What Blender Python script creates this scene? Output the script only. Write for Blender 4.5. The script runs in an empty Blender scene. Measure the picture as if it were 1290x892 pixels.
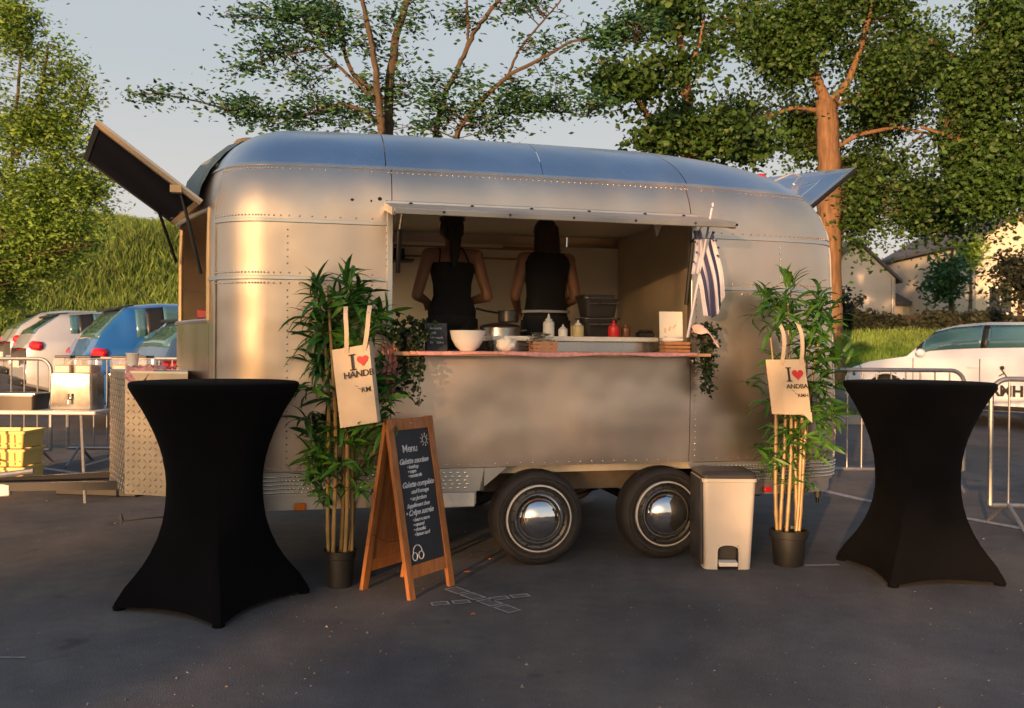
import bpy, math, random
import numpy as np
from mathutils import Vector, Matrix, noise as mnoise
random.seed(7); RNG = np.random.default_rng(7)
C = bpy.context.scene.collection
D = bpy.data
rad = math.radians
# ------------------------------------------------------------------ camera
F = 1100.0; CAMZ = 1.27
cam = D.objects.new('camera', D.cameras.new('camera')); C.objects.link(cam)
cam.data.sensor_width = 36; cam.data.lens = F/1290*36; cam.data.clip_end = 3000; cam.data.clip_start = .05
cam.data.dof.use_dof = True; cam.data.dof.focus_distance = 5.1; cam.data.dof.aperture_fstop = 4.5
CR = (Matrix.Rotation(rad(90-.31), 4, 'X') @ Matrix.Rotation(rad(.4), 4, 'Z'))
cam.matrix_world = Matrix.Translation((0, 0, CAMZ)) @ CR
bpy.context.scene.camera = cam
# ------------------------------------------------------------------ sky and sun
SUN_EL, SUN_AZ = 4.5, 203.0          # azimuth: compass bearing of the sun, camera looks along 0
w = D.worlds.new('World'); bpy.context.scene.world = w; w.use_nodes = True
nt = w.node_tree; bg = nt.nodes['Background']
sky = nt.nodes.new('ShaderNodeTexSky'); sky.sky_type = 'NISHITA'; sky.sun_disc = False
sky.sun_elevation = rad(SUN_EL); sky.sun_rotation = rad(SUN_AZ); sky.air_density = 1.0; sky.dust_density = 5.0; sky.ozone_density = 1.3
# thin evening haze: a pale veil, densest at the horizon, all the way round
tcw = nt.nodes.new('ShaderNodeTexCoord'); sx = nt.nodes.new('ShaderNodeSeparateXYZ'); nt.links.new(tcw.outputs['Generated'], sx.inputs[0])
vr = nt.nodes.new('ShaderNodeValToRGB'); fr_ = nt.nodes.new('ShaderNodeValToRGB')
def ramp_(nd, st):
    cr_ = nd.color_ramp; cr_.elements[0].position = st[0][0]; cr_.elements[0].color = (*st[0][1], 1); cr_.elements[1].position = st[-1][0]; cr_.elements[1].color = (*st[-1][1], 1)
    for p_, c_ in st[1:-1]: cr_.elements.new(p_).color = (*c_, 1)
ramp_(vr, [(0, (1.27, 1.03, .82)), (.13, (1.10, 1.04, .98)), (.30, (.84, .92, .97)), (.55, (.84, .92, .97)), (.76, (.42, .62, .95)), (1, (.23, .48, .94))])
ramp_(fr_, [(0, (1,)*3), (.35, (.95,)*3), (.62, (.6,)*3), (1, (.4,)*3)])
nt.links.new(sx.outputs[2], vr.inputs[0]); nt.links.new(sx.outputs[2], fr_.inputs[0])
ad = nt.nodes.new('ShaderNodeMix'); ad.data_type = 'RGBA'; ad.blend_type = 'LIGHTEN'; nt.links.new(fr_.outputs[0], ad.inputs[0])
hs = nt.nodes.new('ShaderNodeHueSaturation'); hs.inputs['Saturation'].default_value = .85; hs.inputs['Value'].default_value = .47; nt.links.new(sky.outputs[0], hs.inputs['Color']); nt.links.new(hs.outputs[0], ad.inputs[6]); nt.links.new(vr.outputs[0], ad.inputs[7]); nt.links.new(ad.outputs[2], bg.inputs[0])
bg.inputs[1].default_value = .15
sun = D.objects.new('sun', D.lights.new('sun', 'SUN')); C.objects.link(sun)
sun.data.energy = 2.1; sun.data.angle = rad(.6); sun.data.color = (1, .54, .24)
az, el = rad(SUN_AZ), rad(SUN_EL)
sd = Vector((math.sin(az)*math.cos(el), math.cos(az)*math.cos(el), math.sin(el)))
sun.rotation_euler = sd.to_track_quat('Z', 'Y').to_euler(); sun.location = sd*60
vs = bpy.context.scene.view_settings
vs.view_transform = 'Standard'; vs.look = 'None'; vs.exposure = 2.12; vs.gamma = 1
# ------------------------------------------------------------------ pixel helpers
CR3 = CR.to_3x3()
def ray(px, py): return CR3 @ Vector(((px-645)/F, -(py-446)/F, -1))
def at(px, py, Y):
    d = ray(px, py); return Vector((0, 0, CAMZ)) + d*(Y/d.y)
# ------------------------------------------------------------------ materials
def nmat(name): 
    m = D.materials.new(name); m.use_nodes = True; return m, m.node_tree, m.node_tree.nodes['Principled BSDF']
def mat(name, col, rough=.6, metal=0, var=.12, scale=8, bump=0, bscale=60, spec=.5, trans=0, coat=0, island=0, sheen=0, rvar=0, stretch=None, detail=4):
    m, t, b = nmat(name); n = t.nodes; l = t.links
    b.inputs['Roughness'].default_value = rough; b.inputs['Metallic'].default_value = metal
    b.inputs['Specular IOR Level'].default_value = spec; b.inputs['Coat Weight'].default_value = coat
    b.inputs['Sheen Weight'].default_value = sheen
    tc = n.new('ShaderNodeTexCoord'); mp = n.new('ShaderNodeMapping'); l.new(tc.outputs['Object'], mp.inputs[0])
    if stretch: mp.inputs['Scale'].default_value = stretch
    nz = n.new('ShaderNodeTexNoise'); nz.inputs['Scale'].default_value = scale; nz.inputs['Detail'].default_value = detail
    l.new(mp.outputs[0], nz.inputs[0])
    mr = n.new('ShaderNodeMapRange'); mr.inputs[1].default_value = .25; mr.inputs[2].default_value = .75
    mr.inputs[3].default_value = 1-var; mr.inputs[4].default_value = 1+var; l.new(nz.outputs[0], mr.inputs[0])
    fac = mr.outputs[0]
    if island:
        g = n.new('ShaderNodeNewGeometry'); m2 = n.new('ShaderNodeMapRange'); m2.inputs[3].default_value = 1-island; m2.inputs[4].default_value = 1+island
        l.new(g.outputs['Random Per Island'], m2.inputs[0]); mm = n.new('ShaderNodeMath'); mm.operation = 'MULTIPLY'
        l.new(fac, mm.inputs[0]); l.new(m2.outputs[0], mm.inputs[1]); fac = mm.outputs[0]
    vm = n.new('ShaderNodeVectorMath'); vm.operation = 'SCALE'; vm.inputs[0].default_value = col[:3]; l.new(fac, vm.inputs['Scale'])
    l.new(vm.outputs[0], b.inputs['Base Color'])
    if rvar:
        r2 = n.new('ShaderNodeMapRange'); r2.inputs[3].default_value = max(.02, rough-rvar); r2.inputs[4].default_value = rough+rvar
        n2 = n.new('ShaderNodeTexNoise'); n2.inputs['Scale'].default_value = scale*1.7; n2.inputs['Detail'].default_value = 5; l.new(mp.outputs[0], n2.inputs[0])
        r2.inputs[1].default_value = .3; r2.inputs[2].default_value = .7
        l.new(n2.outputs[0], r2.inputs[0]); l.new(r2.outputs[0], b.inputs['Roughness'])
    if bump:
        n3 = n.new('ShaderNodeTexNoise'); n3.inputs['Scale'].default_value = bscale; n3.inputs['Detail'].default_value = 3; l.new(mp.outputs[0], n3.inputs[0])
        bp = n.new('ShaderNodeBump'); bp.inputs['Strength'].default_value = bump; bp.inputs['Distance'].default_value = .01
        l.new(n3.outputs[0], bp.inputs['Height']); l.new(bp.outputs[0], b.inputs['Normal'])
    if trans:
        tr = n.new('ShaderNodeBsdfTranslucent'); ms = n.new('ShaderNodeMixShader'); ms.inputs[0].default_value = trans
        l.new(vm.outputs[0], tr.inputs[0]); l.new(b.outputs[0], ms.inputs[1]); l.new(tr.outputs[0], ms.inputs[2])
        l.new(ms.outputs[0], n['Material Output'].inputs[0])
    return m
def glassm(name, col=(.8, .9, .95), a=.25, rough=.03):
    m, t, b = nmat(name); b.inputs['Base Color'].default_value = (*col, 1); b.inputs['Roughness'].default_value = rough
    b.inputs['Alpha'].default_value = a; b.inputs['Specular IOR Level'].default_value = .9; return m
M = {}
def asphalt():
    m, t, b = nmat('asphalt'); n = t.nodes; l = t.links
    tc = n.new('ShaderNodeTexCoord')
    def nz(s, d=4, r=.6):
        x = n.new('ShaderNodeTexNoise'); x.inputs['Scale'].default_value = s; x.inputs['Detail'].default_value = d; x.inputs['Roughness'].default_value = r; l.new(tc.outputs['Object'], x.inputs[0]); return x.outputs[0]
    def ramp(src, a, b_, c0, c1):
        r = n.new('ShaderNodeMapRange'); r.inputs[1].default_value = a; r.inputs[2].default_value = b_; r.inputs[3].default_value = c0; r.inputs[4].default_value = c1; l.new(src, r.inputs[0]); return r.outputs[0]
    def mul(a, b_, op='MULTIPLY'):
        x = n.new('ShaderNodeMath'); x.operation = op; l.new(a, x.inputs[0]); l.new(b_, x.inputs[1]); return x.outputs[0]
    big = ramp(nz(.9, 6, .65), .3, .7, .62, 1.38); med = ramp(nz(7, 5), .3, .7, .86, 1.14)
    fine = ramp(nz(170, 2), .3, .7, .72, 1.28)
    vo = n.new('ShaderNodeTexVoronoi'); vo.inputs['Scale'].default_value = 90; l.new(tc.outputs['Object'], vo.inputs[0])
    grit = ramp(vo.outputs['Distance'], .0, .12, 1.6, 1.0)
    v2 = n.new('ShaderNodeTexVoronoi'); v2.inputs['Scale'].default_value = 9; l.new(tc.outputs['Object'], v2.inputs[0])
    bits = ramp(v2.outputs['Distance'], .02, .045, 3.2, 1.0)
    st = ramp(nz(2.3, 3), .66, .72, 1.0, .62)
    f = mul(mul(mul(mul(mul(big, med), fine), grit), bits), st)
    vm = n.new('ShaderNodeVectorMath'); vm.operation = 'SCALE'; mx = n.new('ShaderNodeMix'); mx.data_type = 'RGBA'; l.new(ramp(nz(.45, 3), .38, .62, 0, 1), mx.inputs[0]); mx.inputs[6].default_value = (.094, .096, .108, 1); mx.inputs[7].default_value = (.114, .102, .095, 1)  # bluish and brownish patches put uneven sky light into the asphalt colour
    l.new(mx.outputs[2], vm.inputs[0]); l.new(f, vm.inputs['Scale'])
    l.new(vm.outputs[0], b.inputs['Base Color'])
    b.inputs['Roughness'].default_value = .82; b.inputs['Specular IOR Level'].default_value = .35
    bp = n.new('ShaderNodeBump'); bp.inputs['Strength'].default_value = .55; bp.inputs['Distance'].default_value = .006
    l.new(mul(fine, grit), bp.inputs['Height']); l.new(bp.outputs[0], b.inputs['Normal']); return m
M['asphalt'] = asphalt()
M['grass'] = mat('grass', (.09, .16, .03), .9, var=.35, scale=.7, bump=.6, bscale=14, detail=8)
def alu(name, base, r, bump):
    m, t, b = nmat(name); n = t.nodes; l = t.links
    tc = n.new('ShaderNodeTexCoord')
    def nz(s, d=4, st=None):
        mp = n.new('ShaderNodeMapping'); l.new(tc.outputs['Object'], mp.inputs[0])
        if st: mp.inputs['Scale'].default_value = st
        x = n.new('ShaderNodeTexNoise'); x.inputs['Scale'].default_value = s; x.inputs['Detail'].default_value = d; l.new(mp.outputs[0], x.inputs[0]); return x.outputs[0]
    def ramp(src, a, b_, c0, c1):
        q = n.new('ShaderNodeMapRange'); q.inputs[1].default_value = a; q.inputs[2].default_value = b_; q.inputs[3].default_value = c0; q.inputs[4].default_value = c1; l.new(src, q.inputs[0]); return q.outputs[0]
    b.inputs['Metallic'].default_value = 1
    vm = n.new('ShaderNodeVectorMath'); vm.operation = 'SCALE'; vm.inputs[0].default_value = base; l.new(ramp(nz(1.6, 6), .3, .7, .84, 1.1), vm.inputs['Scale']); l.new(vm.outputs[0], b.inputs['Base Color'])
    l.new(ramp(nz(2.2, 6, (1, 1, .6)), .3, .72, r-.07, r+.10), b.inputs['Roughness'])
    b1 = n.new('ShaderNodeBump'); b1.inputs['Strength'].default_value = bump; b1.inputs['Distance'].default_value = .03; l.new(nz(1.5, 2), b1.inputs['Height'])
    b2 = n.new('ShaderNodeBump'); b2.inputs['Strength'].default_value = .05; b2.inputs['Distance'].default_value = .002; l.new(nz(40, 3, (1, 1, 8)), b2.inputs['Height'])
    l.new(b1.outputs[0], b2.inputs['Normal']); l.new(b2.outputs[0], b.inputs['Normal']); return m
M['alu'] = alu('aluminium_skin', (.79, .625, .49), .35, 1.0)  # warm tint in the base stands in for golden glow reflected by the walls
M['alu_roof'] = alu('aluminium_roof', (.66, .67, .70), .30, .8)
M['trim'] = alu('aluminium_trim', (.72, .68, .62), .42, .05)
M['rivet'] = mat('rivet_metal', (.75, .70, .62), .25, 1, .05)
M['chrome'] = mat('chrome', (.85, .84, .82), .035, 1, .02, rvar=.015)
M['rim'] = mat('rim_paint', (.62, .58, .54), .35, .2, .12, 20)
M['tyre'] = mat('tyre_rubber', (.022, .019, .018), .75, var=.3, scale=20, bump=.2, bscale=80)
M['dark'] = mat('dark_steel', (.02, .02, .022), .6, .3)
M['under'] = mat('underbody_paint', (.16, .12, .085), .8, var=.3)
M['black'] = mat('black_plastic', (.012, .012, .013), .45)
M['pot'] = mat('pot_plastic', (.012, .013, .014), .5)
M['cover'] = mat('stretch_black_cloth', (.0022, .0024, .0035), .95, var=.25, scale=5, bump=.15, bscale=500, spec=.12)
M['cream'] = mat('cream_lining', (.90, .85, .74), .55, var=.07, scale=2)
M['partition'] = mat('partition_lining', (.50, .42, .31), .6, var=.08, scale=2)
M['floor'] = mat('trailer_floor', (.55, .50, .42), .7)
M['shelf'] = mat('counter_wood', (.42, .24, .14), .45, var=.15, scale=12)
M['white'] = mat('white_plastic', (.72, .70, .66), .4)
M['ceramic'] = mat('white_ceramic', (.78, .76, .73), .25, var=.02)
M['paper'] = mat('white_paper', (.78, .74, .68), .8, var=.05, bump=.3, bscale=40)
M['steel'] = mat('brushed_steel', (.55, .53, .50), .28, 1, .1, 3, rvar=.08)
M['darksteel'] = mat('dark_steel_tub', (.09, .082, .075), .32, .7, .15, 5)
M['wood'] = mat('orange_wood', (.32, .125, .04), .42, var=.30, scale=6, stretch=(8, 8, 1), coat=.25, bump=.05, bscale=30)
M['ply'] = mat('plywood_crate', (.42, .20, .09), .6, var=.2, scale=30)
M['slate'] = mat('chalkboard_slate', (.018, .024, .036), .55, var=.35, scale=5, detail=8)
M['chalk'] = mat('chalk', (.55, .58, .62), .9, var=.35, scale=60)
M['canvas'] = mat('natural_canvas', (.66, .52, .38), .85, var=.07, scale=5, bump=.25, bscale=300)
M['ink'] = mat('black_ink', (.02, .018, .02), .7)
M['red'] = mat('red_ink', (.55, .025, .03), .6)
M['redplastic'] = mat('red_plastic', (.6, .02, .02), .35)
M['yellowclear'] = mat('mustard_bottle', (.55, .45, .22), .35)
M['brown'] = mat('brown_bottle', (.16, .06, .03), .3)
M['binbeige'] = mat('bin_beige_plastic', (.56, .51, .46), .45, var=.05, scale=4, bump=.04, bscale=200)
M['bindark'] = mat('bin_dark_plastic', (.045, .043, .043), .5)
M['pink'] = mat('pink_check_cloth', (.62, .30, .28), .9, var=.3, scale=45)
M['skin'] = mat('skin', (.27, .135, .08), .5, var=.08, scale=4)
M['hair'] = mat('dark_hair', (.014, .008, .006), .5, var=.4, scale=60, stretch=(4, 4, .3), bump=.5, bscale=120)
M['blackcloth'] = mat('black_cotton', (.010, .010, .012), .9, var=.2, bump=.1, bscale=200)
M['denim'] = mat('dark_trousers', (.014, .015, .02), .85)
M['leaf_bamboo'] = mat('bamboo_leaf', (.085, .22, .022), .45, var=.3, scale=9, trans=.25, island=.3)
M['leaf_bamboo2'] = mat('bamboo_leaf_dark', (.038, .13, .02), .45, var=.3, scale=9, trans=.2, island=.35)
M['cane'] = mat('bamboo_cane', (.27, .18, .07), .4, var=.25, scale=14)
M['ivy'] = mat('ivy_leaf', (.014, .035, .012), .45, var=.3, trans=.15, island=.5)
M['stem'] = mat('green_stem', (.04, .07, .02), .6)
M['bark'] = mat('bark', (.15, .085, .045), .9, var=.45, scale=7, stretch=(3, 3, .5), bump=.8, bscale=14)
M['bark_thin'] = mat('thin_branch_bark', (.06, .042, .026), .85, var=.3, scale=5)
M['leaf_oak'] = mat('oak_leaf', (.040, .092, .014), .6, var=.35, scale=.9, trans=.30, island=.4)
M['leaf_mid'] = mat('locust_leaf', (.030, .098, .034), .55, var=.3, scale=1.2, trans=.3, island=.4)
M['leaf_left'] = mat('willow_leaf', (.15, .26, .04), .6, var=.35, scale=.8, trans=.35, island=.35)
M['leaf_dark'] = mat('hedge_leaf', (.018, .026, .013), .7, var=.4, scale=.7, trans=.15, island=.4)
M['blade'] = mat('grass_blade', (.15, .235, .045), .7, var=.5, scale=.25, trans=.35, island=.45)
M['blade_lawn'] = mat('lawn_blade', (.14, .25, .03), .7, var=.35, scale=.5, trans=.35, island=.3)
M['umbel'] = mat('white_umbel', (.75, .68, .55), .8)
M['flagwhite'] = mat('flag_white', (.62, .65, .80), .8, trans=.3)
M['flagnavy'] = mat('flag_navy', (.025, .03, .10), .8)
M['galv'] = mat('galvanised_tube', (.27, .28, .30), .42, .7, .15, 30)
M['white_paint'] = mat('road_paint', (.34, .33, .34), .8, var=.4, scale=25, detail=8)
M['crate'] = mat('yellow_crate_plastic', (.68, .52, .17), .5, var=.06)
M['tabletop'] = mat('white_table_plastic', (.50, .50, .51), .5)
M['chequer'] = mat('chequer_plate', (.50, .42, .33), .48, 1, .12, 9, rvar=.08)
M['orange'] = mat('orange_reflector', (.85, .22, .02), .25)
M['tailred'] = mat('tail_light_red', (.45, .008, .02), .15, coat=.6)
M['glassblue'] = mat('car_glass', (.05, .13, .17), .05, 0, .05, spec=.9, coat=1)
M['carwhite'] = mat('car_paint_white', (.64, .69, .80), .3, 0, .02, coat=.8)
M['carsilver'] = mat('car_paint_silver', (.50, .53, .58), .32, .4, .03, coat=.8)
M['carblue'] = mat('car_paint_blue', (.015, .11, .38), .28, .25, .03, coat=.9)
M['carnavy'] = mat('car_paint_slate_blue', (.05, .10, .19), .28, .4, .03, coat=.9)
M['alloy'] = mat('alloy_wheel', (.42, .42, .44), .35, .7)
M['render_wall'] = mat('house_render', (.50, .455, .43), .85, var=.08, scale=1)
M['render_warm'] = mat('house_render_warm', (.52, .48, .42), .85, var=.08, scale=1)
M['slates'] = mat('roof_slates', (.075, .07, .078), .7, var=.25, scale=8)
M['window'] = mat('house_window', (.03, .035, .045), .1, spec=.8)
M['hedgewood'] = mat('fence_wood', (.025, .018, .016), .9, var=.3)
M['glass'] = glassm('clear_dispenser_glass', (.85, .85, .85), .28)
M['tea'] = mat('iced_tea', (.28, .10, .025), .2)
M['tan'] = mat('tan_vent_cover', (.45, .27, .12), .6, var=.15)
M['tarp'] = mat('green_grey_canvas', (.17, .21, .21), .7, var=.2, scale=3, bump=.3, bscale=8)
M['hatchdark'] = mat('hatch_inner_panel', (.006, .007, .014), .7, .0, .2, spec=.05)
M['hatchtan'] = mat('hatch_edge_trim', (.50, .34, .18), .45, .4)
M['cable'] = mat('cable_rubber', (.03, .03, .032), .6)
M['dryleaf'] = mat('dry_leaf', (.42, .12, .035), .8)
M['soil'] = mat('soil', (.03, .022, .015), .95)
M['kerb'] = mat('kerb_concrete', (.26, .25, .24), .85, var=.15)
# ------------------------------------------------------------------ mesh helpers
def finish(me, smooth=True, ang=40):
    if smooth:
        me.shade_smooth(); me.set_sharp_from_angle(angle=rad(ang))
    me.update()
class MB:
    def __init__(s): s.v = []; s.f = []
    def add(s, vs, fs):
        b = len(s.v); s.v += [Vector(p) for p in vs]; s.f += [[b+i for i in f] for f in fs]; return s
    def box(s, c, d, rz=0, rx=0, ry=0, bev=0):
        R = Matrix.Rotation(rz, 3, 'Z') @ Matrix.Rotation(ry, 3, 'Y') @ Matrix.Rotation(rx, 3, 'X'); c = Vector(c)
        hx, hy, hz = d[0]/2, d[1]/2, d[2]/2
        if bev <= 0:
            p = [c+R@Vector((x*hx, y*hy, z*hz)) for x in (-1, 1) for y in (-1, 1) for z in (-1, 1)]
            return s.add(p, [(0, 1, 3, 2), (4, 6, 7, 5), (0, 4, 5, 1), (2, 3, 7, 6), (0, 2, 6, 4), (1, 5, 7, 3)])
        b = min(bev, hx*.9, hy*.9, hz*.9); vs = []; idx = {}
        for x in (-1, 1):
            for y in (-1, 1):
                for z in (-1, 1):
                    for a, o in enumerate(((0, b, b), (b, 0, b), (b, b, 0))):
                        idx[(x, y, z, a)] = len(vs); vs.append(c+R@Vector((x*(hx-o[0]), y*(hy-o[1]), z*(hz-o[2]))))
        fs = []
        g = lambda x, y, z, a: idx[(x, y, z, a)]
        for sx in (-1, 1): fs.append([g(sx, -1, -1, 0), g(sx, 1, -1, 0), g(sx, 1, 1, 0), g(sx, -1, 1, 0)][::sx])
        for sy in (-1, 1): fs.append([g(-1, sy, -1, 1), g(1, sy, -1, 1), g(1, sy, 1, 1), g(-1, sy, 1, 1)][::-sy])
        for sz in (-1, 1): fs.append([g(-1, -1, sz, 2), g(1, -1, sz, 2), g(1, 1, sz, 2), g(-1, 1, sz, 2)][::sz])
        for y in (-1, 1):
            for z in (-1, 1): fs.append([g(-1, y, z, 1), g(1, y, z, 1), g(1, y, z, 2), g(-1, y, z, 2)])
        for x in (-1, 1):
            for z in (-1, 1): fs.append([g(x, -1, z, 0), g(x, 1, z, 0), g(x, 1, z, 2), g(x, -1, z, 2)])
        for x in (-1, 1):
            for y in (-1, 1): fs.append([g(x, y, -1, 0), g(x, y, 1, 0), g(x, y, 1, 1), g(x, y, -1, 1)])
        for x in (-1, 1):
            for y in (-1, 1):
                for z in (-1, 1): fs.append([g(x, y, z, 0), g(x, y, z, 1), g(x, y, z, 2)])
        return s.add(vs, fs)
    def tube(s, path, r, n=8, cap=True):
        path = [Vector(p) for p in path]; rs = r if hasattr(r, '__len__') else [r]*len(path)
        vs = []; up = None
        for i, p in enumerate(path):
            t = (path[min(i+1, len(path)-1)]-path[max(i-1, 0)]).normalized()
            if up is None: up = t.orthogonal().normalized()
            up = (up - t*up.dot(t)); up = up.normalized() if up.length > 1e-6 else t.orthogonal().normalized()
            q = t.cross(up)
            for k in range(n):
                a = 2*math.pi*k/n; vs.append(p+(up*math.cos(a)+q*math.sin(a))*rs[i])
        fs = [(i*n+k, i*n+(k+1) % n, (i+1)*n+(k+1) % n, (i+1)*n+k) for i in range(len(path)-1) for k in range(n)]
        if cap: fs += [tuple(range(n))[::-1], tuple((len(path)-1)*n+k for k in range(n))]
        return s.add(vs, fs)
    def lathe(s, prof, c=(0, 0, 0), axis='Z', n=32, sx=1, sy=1, rot=None, cap=True):
        c = Vector(c); vs = []
        for r, z in prof:
            for k in range(n):
                a = 2*math.pi*k/n; x, y = r*math.cos(a)*sx, r*math.sin(a)*sy
                p = Vector((x, y, z)) if axis == 'Z' else Vector((x, z, y)) if axis == 'Y' else Vector((z, x, y))
                if rot: p = rot @ p
                vs.append(c+p)
        fs = [(i*n+k, i*n+(k+1) % n, (i+1)*n+(k+1) % n, (i+1)*n+k) for i in range(len(prof)-1) for k in range(n)]
        if cap and prof[0][0] > 1e-6: fs.append(tuple(range(n))[::-1])
        if cap and prof[-1][0] > 1e-6: fs.append(tuple((len(prof)-1)*n+k for k in range(n)))
        return s.add(vs, fs)
    def ball(s, c, r, n=14, m=9):
        r = r if hasattr(r, '__len__') else (r, r, r); vs = [Vector(c)+Vector((0, 0, -r[2]))]
        for i in range(1, m):
            a = math.pi*i/m
            for k in range(n):
                b = 2*math.pi*k/n; vs.append(Vector(c)+Vector((r[0]*math.sin(a)*math.cos(b), r[1]*math.sin(a)*math.sin(b), -r[2]*math.cos(a))))
        vs.append(Vector(c)+Vector((0, 0, r[2]))); L = len(vs)-1
        fs = [(0, 1+(k+1) % n, 1+k) for k in range(n)]
        fs += [(1+i*n+k, 1+i*n+(k+1) % n, 1+(i+1)*n+(k+1) % n, 1+(i+1)*n+k) for i in range(m-2) for k in range(n)]
        fs += [(L, 1+(m-2)*n+k, 1+(m-2)*n+(k+1) % n) for k in range(n)]
        return s.add(vs, fs)
    def prism(s, pts, d):           # pts: planar polygon (3D), extruded by vector d
        n = len(pts); d = Vector(d); p = [Vector(q) for q in pts]
        return s.add(p+[q+d for q in p], [tuple(range(n))[::-1], tuple(range(n, 2*n))]+[(k, (k+1) % n, n+(k+1) % n, n+k) for k in range(n)])
    def grid(s, rows, closed=False):
        nr, nc = len(rows), len(rows[0]); vs = [p for r in rows for p in r]
        fs = [(i*nc+j, i*nc+(j+1) % nc, (i+1)*nc+(j+1) % nc, (i+1)*nc+j) for i in range(nr-1) for j in range(nc if closed else nc-1)]
        return s.add(vs, fs)
    def build(s, name, m, parent=None, smooth=True, ang=40, rc=True, kind=None):
        me = D.meshes.new(name); me.from_pydata([tuple(v) for v in s.v], [], s.f); me.materials.append(M[m] if isinstance(m, str) else m)
        if rc:
            import bmesh
            bm = bmesh.new(); bm.from_mesh(me); bmesh.ops.recalc_face_normals(bm, faces=bm.faces); bm.to_mesh(me); bm.free()
        finish(me, smooth, ang)
        return link(name, me, parent, kind)
def link(name, me, parent=None, kind=None):
    o = D.objects.new(name, me); C.objects.link(o); o.parent = parent
    if kind: o['kind'] = kind
    return o
def tag(o, label, cat, group=None):
    o['label'] = label; o['category'] = cat
    if group: o['group'] = group
    return o
def thing(name, label, cat, loc=(0, 0, 0), rz=0, group=None):
    o = D.objects.new(name, None); C.objects.link(o); o.location = loc; o.rotation_euler = (0, 0, rz); o.empty_display_size = .1
    return tag(o, label, cat, group)
def copy_tree(o, parent=None):
    c = o.copy(); C.objects.link(c); c.parent = parent
    for ch in list(o.children): copy_tree(ch, c)
    return c
def text_mb(s, size, loc, R, shear=0, depth=.0008, spacing=1, bold=0):
    cu = D.curves.new('t', 'FONT'); cu.body = s; cu.size = size; cu.shear = shear; cu.extrude = depth; cu.align_x = 'LEFT'; cu.space_character = spacing; cu.offset = bold; cu.resolution_u = 3
    o = D.objects.new('t', cu); C.objects.link(o); dg = bpy.context.evaluated_depsgraph_get()
    me = D.meshes.new_from_object(o.evaluated_get(dg)); mb = MB(); mb.add([Vector(loc)+R@v.co for v in me.vertices], [list(p.vertices) for p in me.polygons])
    D.objects.remove(o); D.curves.remove(cu); D.meshes.remove(me); return mb
def nmesh(name, V, Fc, m, parent=None, kind=None, smooth=False):     # numpy arrays
    me = D.meshes.new(name); k = Fc.shape[1]
    me.vertices.add(len(V)); me.vertices.foreach_set('co', V.astype(np.float32).ravel())
    me.loops.add(Fc.size); me.loops.foreach_set('vertex_index', Fc.astype(np.int32).ravel())
    me.polygons.add(len(Fc)); me.polygons.foreach_set('loop_start', np.arange(0, Fc.size, k, dtype=np.int32))
    me.materials.append(M[m]); me.update(calc_edges=True); me.validate()
    if smooth: me.shade_smooth()
    return link(name, me, parent, kind)
def leaf_cloud(P, size, aspect=.5, flat=.0, fold=.25, var=.5, hang=0):      # -> V, F
    n = len(P); a = RNG.uniform(0, 2*np.pi, n); el_ = RNG.normal(0, .55, n)*(1-flat)-hang
    d = np.stack([np.cos(a)*np.cos(el_), np.sin(a)*np.cos(el_), np.sin(el_)], 1)
    r = RNG.normal(0, 1, (n, 3)); r[:, 2] *= (1-flat)*.8; nn = np.cross(d, r); 
    if flat: nn = nn*(1-flat)+np.array([0, 0, 1.])*flat*np.linalg.norm(nn, axis=1, keepdims=True)
    sd_ = np.cross(d, nn); sd_ /= np.linalg.norm(sd_, axis=1, keepdims=True)+1e-9; up = np.cross(sd_, d)
    s = (size*RNG.uniform(1-var, 1+var, n))[:, None]
    v0 = P; v1 = P+d*s*.45+sd_*s*aspect*.5+up*s*fold*.5; v2 = P+d*s; v3 = P+d*s*.45-sd_*s*aspect*.5+up*s*fold*.5
    V = np.stack([v0, v1, v2, v3], 1).reshape(-1, 3); b = np.arange(n)[:, None]*4
    Fc = np.concatenate([b+np.array([[0, 2, 1]]), b+np.array([[0, 3, 2]])], 0)
    return V, Fc
# ------------------------------------------------------------------ terrain
def sstep(a, b, x):
    t = np.clip((x-a)/(b-a), 0, 1); return t*t*(3-2*t)
def hgt(x, y):
    x = np.asarray(x, float); y = np.asarray(y, float)
    g = .05*np.clip(y-7.5, 0, 22)
    left = sstep(-4, -9, x)*sstep(17.5, 28, y)*3.75
    right = sstep(20, 60, y)*1.2*sstep(-4, 4, x)
    far = sstep(60, 300, y)*2
    return g+left+right+far+sstep(13.5, 24, y)*.9*sstep(1, 4, x)
def H(x, y): return float(hgt(x, y))
xs = sorted(set([-600, -300, -150, -80, -50, 50, 80, 150, 300, 600]+[round(-36+.8*i, 3) for i in range(91)]+[5.2, 5.6]))
ys = sorted(set([-300, -120, -50, -20, -8, 0, 4, 7, 7.5, 12.4, 13.4, 16, 19]+[round(8+.7*i, 3) for i in range(12)]+[round(17+1.2*i, 2) for i in range(36)]+[64, 72, 85, 100, 130, 170, 230, 320, 450, 700, 1200]))
def is_asph(x, y):
    if y < -20 or abs(x) > 50: return False
    if x < 1: return y < 19
    if x < 5.4: return y < 12.4
    return y < 16
grids = {True: MB(), False: MB()}
for i in range(len(xs)-1):
    for j in range(len(ys)-1):
        a = is_asph((xs[i]+xs[i+1])/2, (ys[j]+ys[j+1])/2)
        q = [(xs[i], ys[j]), (xs[i+1], ys[j]), (xs[i+1], ys[j+1]), (xs[i], ys[j+1])]
        grids[a].add([(x, y, H(x, y)) for x, y in q], [(0, 1, 2, 3)])
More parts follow.
